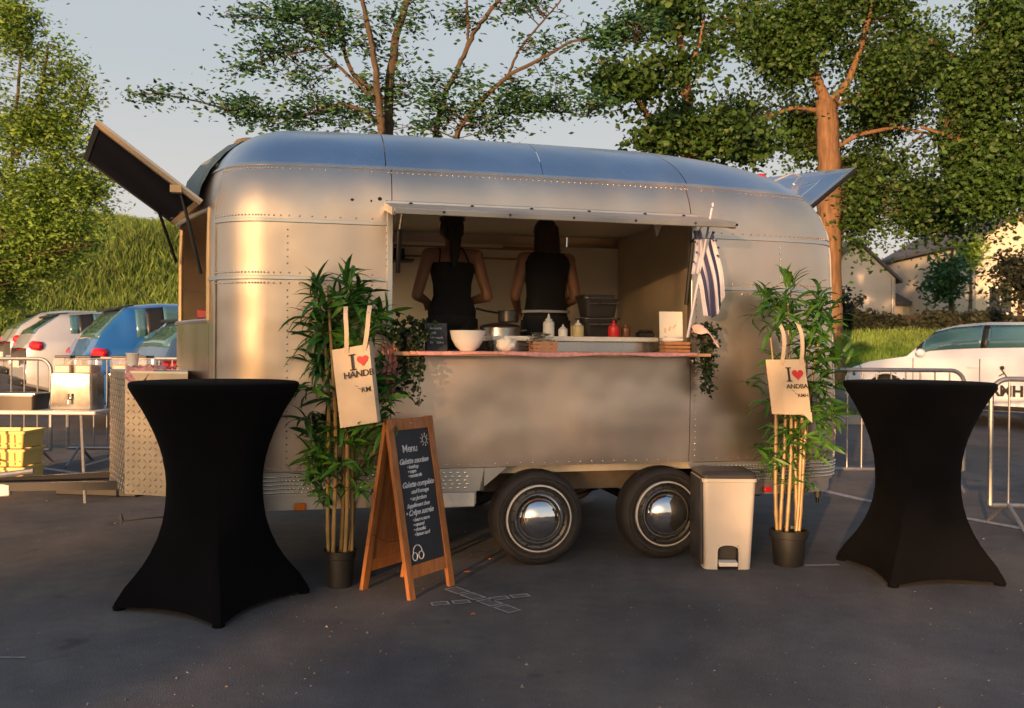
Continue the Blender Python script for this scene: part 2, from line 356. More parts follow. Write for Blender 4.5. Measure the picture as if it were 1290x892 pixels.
for a, nm, mt in ((True, 'car_park', 'asphalt'), (False, 'meadow', 'grass')):
    g = grids[a]; o = g.build(nm, mt, kind='structure', rc=False)
    import bmesh
    bm = bmesh.new(); bm.from_mesh(o.data); bmesh.ops.remove_doubles(bm, verts=bm.verts, dist=1e-4); bm.to_mesh(o.data); bm.free()
# kerb stones along the grass edge
kb = MB(); kb.box((0, 0, 0), (.98, .14, .24), bev=.015); k0 = kb.build('kerb_stone', 'kerb'); k0.data.name = 'kerb_stone'
kr = D.objects.new('kerb', None); C.objects.link(kr); kr['kind'] = 'structure'; k0.parent = kr
kn = 0
for x0, x1, yy in ((-14.5, 1, 19), (1, 5.4, 12.4)):
    x = x0+.5
    while x < x1:
        o = k0 if kn == 0 else k0.copy()
        if kn: C.objects.link(o)
        o.parent = kr; o.location = (x, yy, H(x, yy)); kn += 1; x += 1.0
# ------------------------------------------------------------------ painted marks on the asphalt
def mark(name, pts, z=.004, m='white_paint', parent=None):
    mb = MB(); mb.add([(x, y, H(x, y)+z) for x, y in pts], [tuple(range(len(pts)))]); o = mb.build(name, m, parent, smooth=False, rc=False); return o
def strip(name, a, b, wd, seg=6):
    a, b = Vector((*a, 0)), Vector((*b, 0)); t = (b-a).normalized(); n = Vector((-t.y, t.x, 0))*wd/2; mb = MB()
    for i in range(seg):
        p, q = a.lerp(b, i/seg), a.lerp(b, (i+1)/seg)
        mb.add([(v.x, v.y, H(v.x, v.y)+.004) for v in (p-n, q-n, q+n, p+n)], [(0, 1, 2, 3)])
    o = mb.build(name, 'white_paint', rc=False); o['kind'] = 'structure'; return o
def gpt(px, py):
    d = ray(px, py); t = -CAMZ/d.z; p = Vector((0, 0, CAMZ))+d*t; return (p.x, p.y)
def gy(px, py):                     # ground point on the sloping park
    d = ray(px, py); t = 1.0
    for _ in range(400):
        p = Vector((0, 0, CAMZ))+d*t
        if p.z < H(p.x, p.y): break
        t += .05
    return (p.x, p.y)
strip('parking_line', gy(1030, 618), gy(1330, 674), .09, 14)
strip('parking_line', gy(-30, 833), gy(32, 834), .012, 2)
strip('parking_line', gpt(1014, 713), gpt(1057, 712), .035, 2)
strip('parking_line', gy(0, 583), gy(120, 600), .07, 6)
# taped cross: outlined rectangles
cx, cy = gpt(606, 756)
cr = thing('painted_cross', 'faint white cross of outlined rectangles marked on the asphalt in front of the chalkboard', 'ground marking', (cx, cy, .004))
def arm(p0, p1, n, wd):
    p0, p1 = Vector((*gpt(*p0), 0)), Vector((*gpt(*p1), 0)); t = (p1-p0).normalized(); L = (p1-p0).length/n; nn = Vector((-t.y, t.x, 0))
    for i in range(n):
        a = p0+t*(L*i+.008)-Vector((cx, cy, 0)); b = p0+t*(L*(i+1)-.008)-Vector((cx, cy, 0)); mb = MB(); th = .010
        o_ = [a-nn*wd/2, b-nn*wd/2, b+nn*wd/2, a+nn*wd/2]; i_ = [a-nn*(wd/2-th)+t*th, b-nn*(wd/2-th)-t*th, b+nn*(wd/2-th)-t*th, a+nn*(wd/2-th)+t*th]
        mb.add(o_+i_, [(k, (k+1) % 4, 4+(k+1) % 4, 4+k) for k in range(4)]); mb.build('painted_rectangle', 'white_paint', cr, smooth=False, rc=False)
        mb = MB(); mb.add(i_, [(0, 1, 2, 3)]); mb.build('rectangle_fill', M['fillpaint'], cr, smooth=False, rc=False)
M['fillpaint'] = mat('worn_paint', (.12, .118, .12), .85, var=.4, scale=30, detail=8)
arm((566, 741), (650, 772), 4, .085); arm((541, 762), (594, 758), 2, .06); arm((616, 756), (668, 750), 2, .06)

# ------------------------------------------------------------------ trailer
TH = math.atan(.0460*5.09/1.0); TH = rad(13.2); OX, OY = 0.0, 5.09
TR = Matrix.Translation((OX, OY, 0)) @ Matrix.Rotation(TH, 4, 'Z')
def T(u, v, z): return TR @ Vector((u, v, z))
def Uof(px): 
    x = px-645; return OY*x/(F*math.cos(TH)-x*math.sin(TH))
trailer = thing('food_trailer', 'rounded riveted silver aluminium food trailer with its serving hatch open', 'food trailer', (OX, OY, 0), TH)
CP = [(-1.25, 0), (-.5, 0), (.5, 0), (1.4, 0), (1.82, .004), (2.06, .03), (2.2, .12), (2.27, .28), (2.35, .7), (2.38, 1.1), (2.35, 1.5), (2.27, 1.92), (2.2, 2.08), (2.06, 2.17), (1.82, 2.2),
      (1.4, 2.2), (.5, 2.2), (-.5, 2.2), (-1.25, 2.2), (-1.46, 2.17), (-1.6, 2.08), (-1.7, 1.93), (-1.89, 1.5), (-1.99, 1.1), (-1.88, .7), (-1.72, .29), (-1.62, .12), (-1.47, .02)]
NC = len(CP)
def outl(t):
    i = int(math.floor(t)) % NC; f = t-math.floor(t); p = [Vector(CP[(i+k-1) % NC]) for k in range(4)]
    return .5*((2*p[1])+(p[2]-p[0])*f+(2*p[0]-5*p[1]+4*p[2]-p[3])*f*f+(3*p[1]-p[0]-3*p[2]+p[3])*f**3)
def tu(u):                          # outline parameter on the near side
    lo, hi = -1.9, 5.9
    for _ in range(40):
        m_ = (lo+hi)/2
        if outl(m_).x < u: lo = m_
        else: hi = m_
    return lo
ZS, ZH = 1.95, .705
def shell(t, z, off=0.0):
    p = outl(t); c = Vector((min(max(p.x, -1.15), .75), 1.1))
    e = min(1, max(0, abs(p.x-.2)-1.0)/.85); zs_, nn_ = ZS-(.07 if p.x > 0 else .05)*e, 2.6-(.12 if p.x > 0 else .14)*e
    if z <= zs_: x = 1.0-(.02*max(0, .75-z)/.4)
    else:
        y = min((z-zs_)/(ZS+ZH-zs_), 1); x = max(0, 1-y**nn_)**(1/nn_)
    if p.x > 0: x -= .03*e*min(1, max(0, (z-.6)/1.4))
    q = c+(p-c)*x
    camb = .035*min(1, abs(q.x-(-.3))/2.4)**2 * max(0, (z-ZS)/ZH)
    n = (p-c).normalized() if (p-c).length else Vector((0, -1))
    return Vector((q.x+n.x*off, q.y+n.y*off, z-camb))
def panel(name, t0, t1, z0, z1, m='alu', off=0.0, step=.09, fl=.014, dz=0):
    g = .0015
    L = 0; pts = [outl(t0+(t1-t0)*i/40) for i in range(41)]
    for a, b in zip(pts, pts[1:]): L += (b-a).length
    n = max(2, int(L/step)); dt = (t1-t0)*g/max(L, .01)
    ts = [t0+dt+(t1-t0-2*dt)*i/n for i in range(n+1)]
    if z1 > ZS+.05:
        f0 = math.asin(max(0, min(1, (z0-ZS)/ZH))) if z0 > ZS else 0; f1 = math.asin(min(1, (z1-ZS)/ZH))
        k = max(3, int((f1-f0)/.07)); zs = [ZS+ZH*math.sin(f0+(f1-f0)*i/k) for i in range(k+1)]
        if z0 < ZS: zs = [z0]+zs
    else:
        k = max(2, int((z1-z0)/.12)); zs = [z0+(z1-z0)*i/k for i in range(k+1)]
    zs[0] += g; zs[-1] -= g
    rows = [[shell(t, z, off) for t in ts] for z in zs]
    mb = MB(); mb.grid(rows)
    bd = [rows[0][j] for j in range(n+1)]+[rows[i][-1] for i in range(1, len(rows))]+[rows[-1][j] for j in range(n-1, -1, -1)]+[rows[i][0] for i in range(len(rows)-2, 0, -1)]
    ctr = Vector((.2, 1.1, 1.3))
    inn = []
    for p in bd:
        d = Vector((min(max(p.x, -1.15), .75)-p.x, 1.1-p.y, 0)); d = d.normalized() if d.length > 1e-4 else Vector((0, 0, -1)); 
        if p.z > ZS+ZH*.8: d = Vector((d.x*.3, d.y*.3, -1)).normalized()
        inn.append(p+d*fl)
    if z1 < ZS+ZH*.99: mb.grid([bd+[bd[0]], inn+[inn[0]]])
    return mb.build(name, m, trailer, ang=50, rc=True)
Z1, Z2, Z3 = 1.655, 1.97, 2.30
ZB = .585
WL, WR, WB, WT = -.70, 1.12, 1.245, 2.07      # serving opening
tL, tWL, tWR, tR = -2.45, tu(WL), tu(WR), 6.35
TE = NC
# near side, left of the window
for (a, b) in ((tL, tWL),):
    panel('wall_panel', a, b, ZB, Z1, off=.000); panel('wall_panel', a, b, Z1, Z2, off=.003); panel('wall_panel', a, b, Z2, Z3, off=.006)
panel('wall_panel', tWL, tWR, ZB, WB, off=.002)
panel('wall_panel', tWL, tWR, WT+.02, Z3, off=.004)
for (a, b) in ((tWR, tR), ):
    panel('wall_panel', a, b, ZB, Z1, off=.0); panel('wall_panel', a, b, Z1, Z2, off=.003); panel('wall_panel', a, b, Z2, Z3, off=.006)
# right end and far side
for a, b in ((tR, 8), (8, 10), (10, 11.7), (11.7, 15.5), (15.5, 19.6)):
    panel('wall_panel', a, b, ZB, Z1); 
    if (a, b) not in ((8, 10),): panel('wall_panel', a, b, Z1, Z2, off=.003)
    panel('wall_panel', a, b, Z2, Z3, off=.006)
# left end: bowed, with a window between t 22.95 and 25.1 of the outline
e0, e1 = 22.75, 25.1
panel('wall_panel', 19.6, e0, ZB, Z1); panel('wall_panel', 19.6, e0, Z1, Z3, off=.004)
panel('wall_panel', e0, e1, ZB, 1.42); panel('wall_panel', e0, e1, 2.06, Z3, off=.004)
panel('wall_panel', e1, TE+tL, ZB, Z1); panel('wall_panel', e1, TE+tL, Z1, Z3, off=.004)
# roof sheets
rt = [tL, tu(-.73), tu(.2), tu(1.15), tR, 8.5, 10.5, 11.7, 13.8, 15.6, 17.4, 19.6, 22, 24.2, TE+tL]
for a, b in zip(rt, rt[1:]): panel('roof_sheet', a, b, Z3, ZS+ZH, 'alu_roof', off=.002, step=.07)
# belt trims along the seams
for z, a, b in ((Z1, tL, tWL), (Z2, tL, tWL), (Z1, tWR, tR), (Z2, tWR, tR), (Z3, tL, tR), (Z1, e1, TE+tL), (Z3, 19.6, TE+tL)):
    mb = MB(); n = 50; rows = []
    for zz, o_ in ((z-.012, .002), (z-.009, .011), (z+.009, .011), (z+.012, .002)): rows.append([shell(a+(b-a)*i/n, zz, o_) for i in range(n+1)])
    mb.grid(rows).build('belt_trim', 'trim', trailer)
for tt in (tL, tR):
    mb = MB(); rows = []
    for k in range(14):
        z = ZB+(Z3-ZB)*k/13; rows.append([shell(tt-.06, z, .004), shell(tt-.04, z, .012), shell(tt+.04, z, .012), shell(tt+.06, z, .004)])
    mb.grid(rows).build('corner_trim', 'trim', trailer)
# rivets (thousands, too small to pick apart)
mb = MB()
def rivet(p, n, r=.0055):
    n = n.normalized(); a = n.orthogonal().normalized(); b = n.cross(a); vs = [p+(a*math.cos(k*math.pi/3)+b*math.sin(k*math.pi/3))*r for k in range(6)]
    vs += [p+n*r*.45+(a*math.cos(k*math.pi/3)+b*math.sin(k*math.pi/3))*r*.6 for k in range(6)]+[p+n*r*.6]
    mb.add(vs, [(k, (k+1) % 6, 6+(k+1) % 6, 6+k) for k in range(6)]+[(6+k, 6+(k+1) % 6, 12) for k in range(6)])
def rivrow(t0, t1, z, off, sp=.035):
    L = sum((outl(t0+(t1-t0)*(i+1)/30)-outl(t0+(t1-t0)*i/30)).length for i in range(30)); n = int(L/sp)
    for i in range(n+1):
        t = t0+(t1-t0)*i/n; p = shell(t, z, off); q = outl(t); c = Vector((min(max(q.x, -1.15), .75), 1.1)); d = (q-c)
        rivet(p, Vector((d.x, d.y, .0)))
for z in (Z1+.028, Z1-.03, Z2+.026, Z3-.03):
    rivrow(tL+.1, tWL-.02, z, .008); rivrow(tWR+.02, tR-.05, z, .008)
rivrow(tWL, tWR, ZB+.02, .004, .07); rivrow(tL+.1, tWL, ZB+.02, .004); rivrow(tWR, tR, ZB+.02, .004)
rivrow(tWL, tWR, Z3-.03, .007)
for u in (-.73, 1.155, -1.27, 1.75):
    t = tu(u)
    for k in range(46):
        z = ZB+.04+k*.037
        if z < Z2-.04 and not (abs(z-Z1) < .05):
            rivet(shell(t, z, .006), Vector((0, -1, 0)))
mb.build('rivet_rows', 'rivet', trailer, kind='stuff')
# skirt strips with raised studs, sills
def skirt(u0, u1, s0, s1):
    mb = MB(); ts = [tu(u0)+(tu(u1)-tu(u0))*i/24 for i in range(25)] if u1 < 1.9 else [tu(u0)+(6.6-tu(u0))*i/30 for i in range(31)]
    if u0 < -1.6: ts = [-2.45+(tu(u1)+2.45)*i/30 for i in range(31)]
    rows = []
    for z, o_ in ((.45, .0), (.45, .012), (ZB-.002, .012), (ZB-.002, 0)):
        f = (ZB-z)/(ZB-.45); tt = list(ts)
        tt[-1] -= s1*f; tt[0] += s0*f
        rows.append([shell(t, z, o_) for t in tt])
    mb.grid(rows).build('skirt_strip', 'trim', trailer)
    sb = MB(); 
    for r_ in range(5):
        z = .47+.022*r_; t = ts[0]+.05+s0
        while t < ts[-1]-.08-s1:
            p = shell(t+(.012 if r_ % 2 else 0), z, .013); sb.ball(p, (.011, .004, .0055), 6, 4); t += .045
    sb.build('raised_studs', 'rivet', trailer, kind='stuff')
skirt(-1.7, Uof(640), 0, .16); skirt(Uof(866), 2.3, .12, 0)
mb = MB(); uu = Uof(602); mb.grid([[shell(t, z, o_) for t in [-2.45+(tu(uu)+2.45)*i/24 for i in range(25)]] for z, o_ in ((.37, -.05), (.37, -.006), (.447, -.006), (.447, -.05))]).build('sill_beam', 'trim', trailer)
mb = MB(); mb.box((uu-.14, .012, .40), (.26, .02, .085), bev=.006).build('step_plate', 'shelfmetal' if 'shelfmetal' in M else 'rim', trailer)
mb = MB(); mb.grid([[shell(t, z, o_) for t in [tu(Uof(880))+(6.9-tu(Uof(880)))*i/24 for i in range(25)]] for z, o_ in ((.37, -.05), (.37, -.006), (.447, -.006), (.447, -.05))]).build('sill_beam', 'trim', trailer)
# wheel housing, chassis
mb = MB(); mb.box((.53, .34, .50), (1.3, .03, .22)).build('wheel_housing', 'under', trailer)
mb = MB(); mb.box((.53, .18, .592), (1.3, .33, .012)).build('wheel_housing_top', 'dark', trailer)
for v in (.5, 1.7):
    mb = MB(); mb.box((.2, v, .43), (3.9, .06, .12)).build('chassis_rail', 'dark', trailer)
for u in (.167, .967):
    mb = MB(); mb.tube([(u, .12, .27), (u, 2.08, .27)], .03, 10).build('axle', 'dark', trailer)
    mb = MB(); mb.tube([(u, .5, .27), (u+.22, .5, .43)], .022, 8).build('suspension_arm', 'dark', trailer)
mb = MB(); mb.box((.3, 1.1, .555), (3.7, 1.95, .05)).build('floor', 'floor', trailer)
# wheels
def wheel(u, v, side):
    e = D.objects.new('wheel', None); C.objects.link(e); e.parent = trailer; e.location = (u, v, .278); e.scale = (1.022,)*3
    s = -1 if side else 1
    tp = [(.19, .015), (.20, .0), (.222, -.006), (.245, -.002), (.262, .012), (.27, .03), (.272, .05), (.272, .13), (.266, .15), (.24, .165), (.195, .165), (.185, .14), (.185, .03)]
    tp = [(r, z*s*-1 if False else z) for r, z in tp]
    mb = MB(); mb.lathe(tp+[tp[0]], axis='Y', n=56, cap=False); mb.v = [Vector((p.x, p.y*(1 if not side else -1), p.z)) for p in mb.v]; t_ = mb.build('tyre', 'tyre', e, ang=60)
    gb = MB()
    for rr in (.205, .232): gb.lathe([(rr, -.004), (rr+.002, -.0085), (rr+.004, -.004)], axis='Y', n=56, cap=False)
    gb.v = [Vector((p.x, p.y*(1 if not side else -1), p.z)) for p in gb.v]; gb.build('sidewall_ring', 'tyre', e)
    for yy in (.07, .085, .1, .115): pass
    mb = MB(); mb.lathe([(.195, .012), (.193, -.006), (.185, -.008), (.180, .0), (.174, .014), (.160, .020), (.15, .018), (.148, .05), (.0, .05)], axis='Y', n=56, cap=False)
    mb.v = [Vector((p.x, p.y*(1 if not side else -1), p.z)) for p in mb.v]; mb.build('rim', 'rim', e, ang=30)
    mb = MB(); mb.lathe([(.184, -.0065), (.1795, .0), (.1735, .0125), (.160, .0175), (.150, .0155)], axis='Y', n=56, cap=False); mb.v = [Vector((p.x, p.y*(1 if not side else -1), p.z)) for p in mb.v]; mb.build('rim_dish', 'darksteel', e, ang=30)
    sl = MB()
    for k in range(16):
        a = 2*math.pi*k/16+.1; sl.ball((.161*math.cos(a), .019 if not side else -.019, .161*math.sin(a)), (.013, .004, .009), 8, 4)
    sl.build('rim_slots', 'dark', e, kind='stuff')
    mb = MB(); mb.lathe([(.149, .04), (.149, .012), (.143, .004), (.135, .004), (.130, -.004), (.118, -.026), (.098, -.047), (.07, -.062), (.036, -.070), (0.0001, -.072)], axis='Y', n=56)
    mb.v = [Vector((p.x, p.y*(1 if not side else -1), p.z)) for p in mb.v]; mb.build('hubcap', 'chrome', e, ang=50)
    mb = MB(); mb.tube([(.172*math.cos(2.0), .01 if not side else -.01, -.172*abs(math.sin(2.0))), (.16*math.cos(2.0), -.012 if not side else .012, -.155*abs(math.sin(2.0)))], .004, 6).build('tyre_valve', 'black', e)
for u in (.167, .967): wheel(u, -.012, 0); wheel(u, 2.145, 1)
# marker lights
mb = MB(); mb.box((Uof(379), -.006, .392), (.062, .02, .042), bev=.006).build('marker_light', 'orange', trailer)['label'] = 'orange side marker light near the front wall'
mb = MB(); mb.box((Uof(968), -.006, .405), (.05, .02, .03), bev=.005).build('marker_light', 'tailred', trailer)
# interior lining
mb = MB()
mb.box((.1, 2.08, 1.35), (3.2, .02, 1.56)); mb.build('back_wall', 'cream', trailer)
mb = MB(); mb.box((.1, 1.15, 2.225), (3.2, 1.9, .02)); mb.build('ceiling_lining', 'cream', trailer)
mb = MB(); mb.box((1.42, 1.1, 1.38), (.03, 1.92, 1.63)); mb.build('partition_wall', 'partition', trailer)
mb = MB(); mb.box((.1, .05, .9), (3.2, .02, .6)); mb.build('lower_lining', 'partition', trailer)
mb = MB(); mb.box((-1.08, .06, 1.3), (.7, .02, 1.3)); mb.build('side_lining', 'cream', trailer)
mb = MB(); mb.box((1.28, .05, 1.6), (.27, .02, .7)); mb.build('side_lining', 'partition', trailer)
# back wall battens and conduit
for z in (2.015, 2.095):
    mb = MB(); mb.box((.15, 2.062, z), (1.5, .012, .014)).build('wall_batten', 'ply', trailer)
mb = MB(); pth = [(.4, 2.05, 2.105), (.78, 2.05, 2.105)]+[(.78+.16*math.sin(a), 2.05, 1.945+.16*math.cos(a)) for a in [i*math.pi/12 for i in range(1, 7)]]+[(.94, 2.05, 1.5), (.93, 2.05, 1.35)]
mb.tube(pth, .012, 8).build('conduit', 'ply', trailer)
mb = MB(); mb.box((-.5, 2.02, 2.02), (.17, .1, .09), bev=.01); mb.build('wall_fan_box', 'black', trailer)
mb = MB(); mb.box((-.52, 1.98, 1.965), (.34, .2, .012)); mb.build('wall_shelf', 'darksteel', trailer)
# opening frame
for u in (WL-.012, WR+.012):
    mb = MB(); mb.box((u, .01, (WB+WT)/2), (.034, .06, WT-WB), bev=.004).build('window_frame_post', 'trim', trailer)
mb = MB(); mb.box(((WL+WR)/2, .01, WB-.011), (WR-WL+.06, .06, .02)).build('window_frame_rail', 'trim', trailer)
# hinge rail and serving hatch
mb = MB(); mb.box(((WL+WR)/2, -.004, 2.088), (1.9, .022, .03), bev=.004).build('hinge_rail', 'trim', trailer)
hb = D.objects.new('serving_hatch', None); C.objects.link(hb); hb.parent = trailer; hb.location = (0, -.016, 2.082); hb.rotation_euler = (rad(11.5), 0, 0)
mb = MB(); mb.box((.215, -.235, .0), (1.89, .47, .012)); mb.build('hatch_skin', 'alu', hb)
mb = MB(); mb.box((.215, -.478, -.014), (1.90, .02, .032), bev=.004); mb.build('front_lip', 'trim', hb)
for u in (-.735, 1.165):
    mb = MB(); mb.box((u, -.235, -.016), (.02, .47, .04)); mb.build('side_lip', 'trim', hb)
mb = MB(); mb.box((.215, -.22, -.024), (1.86, .42, .008)); mb.build('inner_lining', 'partition', hb)
for u in (-.6, -.25, .1, .45, .8, 1.05):
    mb = MB(); mb.lathe([(.011, 0), (.011, .004), (.006, .009), (0, .01)], (u, -.03, .006), n=10).build('hatch_bolt', 'dark', hb)
    mb = MB(); mb.lathe([(.008, 0), (.008, .003), (0, .005)], (u+.12, -.488, -.012), axis='Y', n=8, rot=Matrix.Rotation(rad(0), 3, 'X')); mb.build('hatch_bolt', 'dark', hb)
for u, z0 in ((WL+.035, 1.75), (WR-.03, 1.6)):
    mb = MB(); mb.tube([(u, .0, z0-.05), (u, -.09, 1.93)], .013, 8); mb.build('gas_strut', 'black', trailer)
    mb = MB(); mb.tube([(u, -.09, 1.93), (u, -.22, 2.0)], .006, 8); mb.build('strut_rod', 'chrome', trailer)
mb = MB(); mb.prism([(.86, -.04, 2.04), (.92, -.04, 2.04), (.88, -.04, 1.95)], (0, .02, 0)).build('hatch_bracket', 'trim', trailer)
# screws on the wall left of the hinge
for px, py in ((443, 255), (467, 256), (480, 259), (478, 252)):
    p = TR.inverted() @ at(px, py, 4.95); mb = MB(); mb.lathe([(.012, 0), (.012, -.006), (0, -.008)], (p.x, -.004, p.z), axis='Y', n=10); mb.v = [v+Vector((0, .012, 0)) for v in mb.v]; mb.build('wall_screw', 'dark', trailer)
# counter shelf outside and inner counter
mb = MB(); mb.box((.22, -.105, 1.243), (1.86, .25, .022), bev=.004).build('counter_shelf', 'shelf', trailer)
for u in ():
    mb = MB(); mb.prism([(u, -.02, 1.23), (u, -.18, 1.23), (u, -.02, 1.12)], (.012, 0, 0)).build('shelf_bracket', 'trim', trailer)
mb = MB(); mb.box((.43, .35, 1.335), (1.05, .5, .03), bev=.004).build('inner_counter_top', 'white', trailer)
mb = MB(); mb.box((.43, .36, 1.14), (1.02, .46, .355)).build('inner_counter_body', 'steel', trailer)
mb = MB(); mb.box((.3, 1.8, 1.27), (2.0, .5, .04)).build('rear_worktop', 'white', trailer)
mb = MB(); mb.box((.3, 1.83, .91), (1.9, .44, .67)).build('rear_cabinet', 'darksteel', trailer)
# front window frame on bowed end
for t in (e0, e1):
    mb = MB(); mb.tube([shell(t, z, 0) for z in (1.42, 1.6, 1.8, 2.06)], .017, 6).build('end_window_post', 'hatchtan', trailer)
for z in (1.42, 2.06):
    mb = MB(); mb.tube([shell(e0+(e1-e0)*i/12, z, 0) for i in range(13)], .014, 6).build('end_window_rail', 'trim', trailer)
mb = MB(); q = shell(24.1, 1.45, -.12); mb.box((q.x+.03, q.y, 1.47), (.12, .22, .06), rz=-.25, bev=.01).build('sill_box', 'redplastic', trailer)
# front hatch (opened upwards)
N1, N2 = Vector((-1.76, 4.94, 2.09)), Vector((-2.226, 5.77, 2.09)); T1, T2 = at(122, 153, 4.68), at(107, 197, 5.51)
inv = TR.inverted(); q = [inv @ v for v in (N1, N2, T2, T1)]
fh = D.objects.new('front_hatch', None); C.objects.link(fh); fh.parent = trailer
nrm = (q[1]-q[0]).cross(q[3]-q[0]).normalized(); 
if nrm.z > 0: nrm = -nrm
mb = MB(); mb.prism(q, -nrm*.014).build('hatch_skin', 'alu', fh)
ins = lambda f, g: (q[0].lerp(q[1], f)).lerp(q[3].lerp(q[2], f), g)
mb = MB(); mb.prism([ins(.05, .03)+nrm*.016, ins(.95, .03)+nrm*.016, ins(.95, .97)+nrm*.016, ins(.05, .97)+nrm*.016], -nrm*.013).build('inner_panel', 'hatchdark', fh)
for a, b, mt in ((q[0], q[3], 'hatchtan'), (q[3], q[2], 'black'), (q[2], q[1], 'black'), (q[1], q[0], 'hatchtan')):
    d = (b-a).normalized(); n2 = nrm.cross(d).normalized(); c_ = sum(q, Vector())/4
    if n2.dot(c_-a) < 0: n2 = -n2
    mb = MB(); mb.prism([a, b, b+n2*.03, a+n2*.03], nrm*.02).build('hatch_frame', mt, fh)
mb = MB(); mb.box(q[0].lerp(q[3], .22)+nrm*.03, (.06, .05, .04)).build('hinge_block', 'hatchtan', fh)
s1 = [inv @ at(203, 275, 5.6), inv @ at(222, 330, 5.75)]; s2 = [inv @ at(232, 258, 5.0), inv @ at(253, 345, 5.05)]
for s_ in (s1, s2):
    mb = MB(); mb.tube([s_[0].lerp(s_[1], -.15), s_[1]], .010, 8).build('gas_strut', 'black', fh)
# rear hatch on the far right
R1, R2, R3, R4 = inv @ at(1000, 222, 6.9), inv @ at(1020, 258, 6.0), inv @ at(1078, 211, 6.25), inv @ at(1076, 210, 7.0)
rh = D.objects.new('rear_hatch', None); C.objects.link(rh); rh.parent = trailer
R1, R2, R3, R4 = inv@at(962, 224, 6.75), inv@at(1014, 264, 6.02), inv@at(1077, 211, 6.2), inv@at(1040, 215, 6.9)
nn = (R2-R1).cross(R3-R1).normalized(); nn = nn if nn.z > 0 else -nn
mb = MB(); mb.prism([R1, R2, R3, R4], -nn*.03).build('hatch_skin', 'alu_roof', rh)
mb = MB(); mb.tube([R2-nn*.02, R3-nn*.02], .016, 6).build('hatch_edge', 'dark', rh)
mb = MB(); a = R2.lerp(R1, .2); mb.tube([a+nn*.01, a.lerp(R3, .45)+nn*.05, a.lerp(R3, .25)+nn*.01+(R1-R2)*.2], .007, 6).build('hatch_handle', 'chrome', rh)
mb = MB(); mb.tube([inv@at(975, 228, 6.5), inv@at(998, 218, 6.5), inv@at(1008, 222, 6.5), inv@at(1000, 232, 6.4)], .008, 6).build('hinge_loop', 'trim', rh)
# roof bits
p = inv @ at(316, 175, 5.45); mb = MB(); mb.lathe([(.125, -.12), (.12, -.03), (.10, -.012), (.06, .0), (0, .004)], p, n=20, sx=.85, sy=.6).build('roof_vent', 'tan', trailer, ang=60)
p = inv @ at(957, 218, 6.1); mb = MB(); mb.lathe([(.05, -.10), (.05, -.035), (.035, -.012), (0, -.004)], p, n=16).build('clearance_lamp', 'tailred', trailer)
# folded awning bag at the nose
mb = MB(); rows = []
for i in range(9):
    t = 22.9+(24.75-22.9)*i/8; rows.append([shell(t, z, .035+.02*math.sin(i*1.7+z*9)) for z in (2.1, 2.2, 2.32, 2.44, 2.53, 2.6)])
mb.grid(rows).build('canvas_flap', 'tarp', trailer)
mb = MB(); pp = inv @ at(276, 213, 5.2); p2 = inv @ at(262, 268, 5.0); mb.tube([pp, p2], .012, 8).build('flap_strap', 'trim', trailer)
mb = MB(); mb.box(pp, (.05, .05, .07), bev=.01).build('strap_buckle', 'hatchtan', trailer)
# drawbar with chequer plate box
for v in (.72, 1.48):
    mb = MB(); mb.tube([(-1.7, v, .42), (-3.35, 1.1+(v-1.1)*.12, .40)], .035, 4).build('drawbar_beam', 'dark', trailer)
mb = MB(); mb.box((-3.42, 1.1, .41), (.32, .09, .08), bev=.015).build('coupling_head', 'steel', trailer)
mb = MB(); mb.box((-2.98, .98, .385), (.1, .07, .075), bev=.008).build('hitch_block', 'white', trailer)
mb = MB(); mb.tube([(-2.8, .95, .5), (-3.05, .95, .47), (-3.4, .93, .5)], .018, 8).build('brake_lever', 'galv', trailer)
mb = MB(); mb.box((-3.35, .98, .49), (.55, .1, .05), bev=.01).build('drawbar_cover', 'tabletop', trailer)
cb = D.objects.new('chequer_plate_box', None); C.objects.link(cb); cb.parent = trailer
B0 = [inv @ at(157, 600, 5.15), inv @ at(236, 600, 5.05), inv @ at(236, 600, 5.5), inv @ at(138, 600, 5.6)]
pl = [Vector((b.x, b.y, .40)) for b in B0]; hh = .715
mb = MB(); mb.prism(pl, (0, 0, hh)).build('box_body', 'chequer', cb, smooth=False)
sb = MB()
for a, b in ((pl[0], pl[1]), (pl[3], pl[0])):
    d = (b-a); L = d.length; d.normalize(); n_ = Vector((d.y, -d.x, 0)); 
    if n_.dot((a+b)/2-(pl[0]+pl[2])/2) < 0: n_ = -n_
    nx = max(2, int(L/.036)); nz_ = int(hh/.036)
    for i in range(nx):
        for k in range(nz_):
            c_ = a+d*((i+.6)*L/(nx+.2))+Vector((0, 0, .02+k*(hh-.03)/nz_)); s_ = 1 if (i+k) % 2 else -1
            e_ = (d*s_+Vector((0, 0, 1))).normalized()*.0145; f_ = n_.cross(e_).normalized()*.0045
            sb.add([c_-e_, c_+f_, c_+e_, c_-f_, c_+n_*.004-e_*.5, c_+n_*.004+e_*.5], [(0, 1, 5, 4), (1, 2, 5), (2, 3, 4, 5), (3, 0, 4)])
sb.build('raised_bars', 'chequer', cb, smooth=False, kind='stuff')
mb = MB(); mb.prism([p+Vector((0, 0, hh)) for p in pl], (0, 0, .012)).build('box_lid', 'trim', cb, smooth=False)
